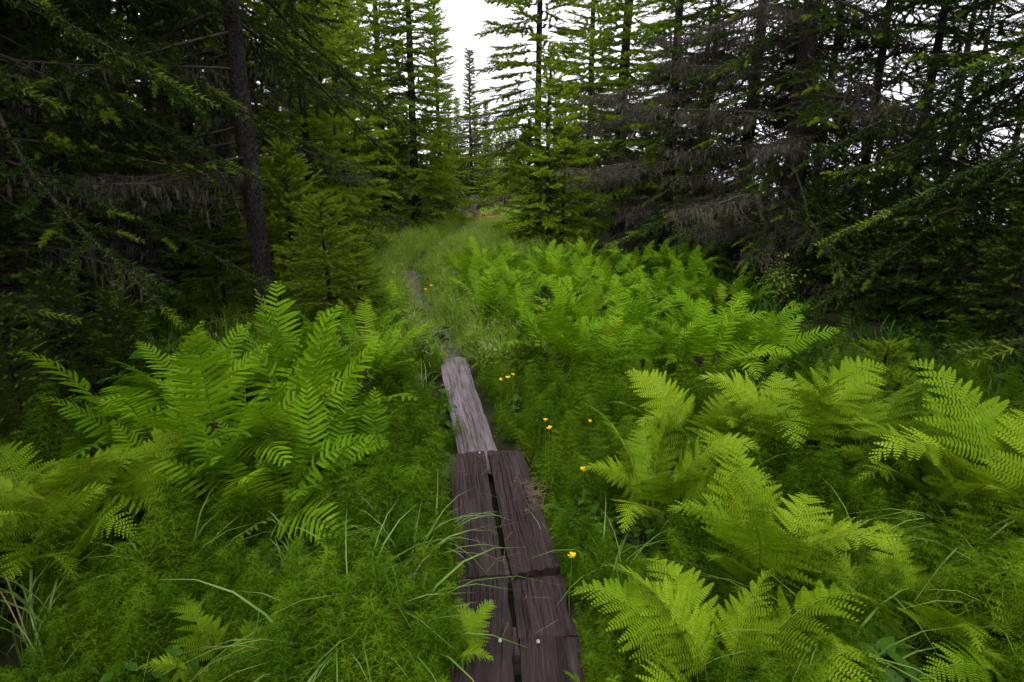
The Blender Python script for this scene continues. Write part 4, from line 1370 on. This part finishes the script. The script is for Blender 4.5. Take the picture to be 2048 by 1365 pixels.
for i, (px, py, s, lab) in enumerate([(1905, 960, 1.0, 'broad-leaved plant in the shade right of the seedlings'), (385, 800, 1.6, 'broad-leaved plant rising behind the big left clump'),
                                      (1330, 1190, .7, 'broad leaf plant in the dark hollow between right ferns'), (1750, 1450, .9, 'broad-leaved plant at the bottom edge on the right'),
                                      (470, 1100, .9, 'broad-leaved plant under the big left clump'), (2000, 1010, .8, 'broad-leaved plant beside the right edge fern')]):
    x, y = on_ground(px, py)
    o = bpy.data.objects.new('broadleaf_plant', BRD[i % 3]); link(o)
    o.location = (x, y, gz(x, y) - .01); o.rotation_euler = (0, 0, i * 2.1); o.scale = (s, s, s)
    tag(o, lab, 'plant', 'broad-leaved plants')

# ------------------------------------------------------------------ dead wood
def pole(name, pts, r0, r1, label, cat, mat='bark', group='fallen wood', sides=9):
    mb = MB()
    P = np.array(pts, dtype=float)
    n = 14
    s = np.linspace(0, 1, n); ss = np.linspace(0, 1, len(P))
    Q = np.stack([np.interp(s, ss, P[:, i]) for i in range(3)], 1)
    Q += nrng.normal(0, .012, Q.shape)
    o0 = Q[0].copy()
    tube(mb, Q - o0, np.linspace(r0, r1, n) * nrng.uniform(.9, 1.1, n), sides)
    for e, rr in ((Q[0] - o0, r0),):
        a = np.arange(sides) * 2 * math.pi / sides
    o = mb.build(name, M[mat], smooth_shade=True)
    o.location = tuple(o0)
    return tag(o, label, cat, group)
def p3(px, py, Y):
    d = ray(px, py); t = Y / d.y
    return (d.x * t, Y, CAMZ + d.z * t)
xa, xb = p3(5, 545, 5.6), p3(235, 640, 5.0)
pole('fallen_pole', [xa, ((xa[0] + xb[0]) / 2, 5.3, (xa[2] + xb[2]) / 2 + .03), xb], .05, .03, 'dark fallen pole slanting down behind the left clump', 'log')
xa, xb = p3(-20, 600, 4.9), p3(160, 640, 4.7)
pole('fallen_pole', [xa, xb], .022, .014, 'thin reddish fallen stick below the slanting pole', 'log', 'red_wood')
xa, xb = p3(225, 625, 6.2), p3(330, 505, 6.6)
pole('leaning_pole', [xa, xb], .03, .016, 'thin dead pole leaning up towards the massive black trunk', 'log')
xa, xb = p3(320, 420, 8.0), p3(262, -40, 8.0)
pole('leaning_pole', [xa, xb], .05, .035, 'broken dead trunk leaning left beside the massive black trunk', 'log')
xa, xb = p3(1745, 420, 9.0), p3(1772, 200, 9.2)
pole('leaning_pole', [xa, xb], .035, .02, 'short dead snag right of the paired trunks', 'log')
def stump(x, y, h, r0, label):
    mb = MB()
    P = [(0, 0, -.1), (0, 0, .08), (.02, 0, h * .5), (.03, .02, h)]
    tube(mb, P, [r0 * 1.5, r0 * 1.15, r0, r0 * .8], 11)
    o = mb.build('tree_stump', M['grey_wood'], smooth_shade=True)
    V = np.zeros(len(o.data.vertices) * 3); o.data.vertices.foreach_get('co', V); V = V.reshape(-1, 3)
    V += nrng.normal(0, r0 * .09, V.shape); o.data.vertices.foreach_set('co', V.ravel())
    o.location = (x, y, gz(x, y))
    tag(o, label, 'stump')
stump(col_at(943, 21.5), 21.5, .7, .15, 'weathered grey stump at the far end of the path')
stump(col_at(918, 19.2), 19.2, .30, .24, 'dark sawn log end left of the far path end')
for (pxa, pya, pxb, pyb, Y, lab) in [(948, 432, 972, 438, 19.8, 'pale orange rotten log left of the reddish one at the path end'),
                                     (968, 433, 993, 428, 19.9, 'reddish rotten log lying at the far end of the path'),
                                     (955, 440, 1000, 436, 19.4, 'dull brown log lying in front of the reddish logs')]:
    pole('rotten_log', [p3(pxa, pya, Y), p3(pxb, pyb, Y + .1)], .09, .07, lab, 'log', 'red_wood')
# needles and straw littering the boards: loose bits beyond counting
def litter():
    r = random.Random(12)
    mb = MB()
    for _ in range(110):
        if r.random() < .55:
            y = r.uniform(2.45, 2.75); x = path_x(y) + r.gauss(.19, .04)
        else:
            y = r.uniform(1.7, 3.4); x = path_x(y) + r.uniform(-.2, .22)
        if not in_walk(x, y, -.01): continue
        a = r.uniform(0, 6.28) if r.random() < .5 else r.gauss(.3, .4)
        L = r.uniform(.012, .06)
        d = np.array([math.cos(a), math.sin(a), 0]) * L; s = np.array([-math.sin(a), math.cos(a), 0]) * .0006
        c = np.array([x, y, ZB + .016])
        mb.add([c - d - s, c - d + s, c + d + s + (0, 0, .004), c + d - s + (0, 0, .004)], [(0, 1, 2, 3)])
    tag(mb.build('board_litter', M['straw']), 'dry needles and straw scattered over the near boards', kind='stuff')
litter()
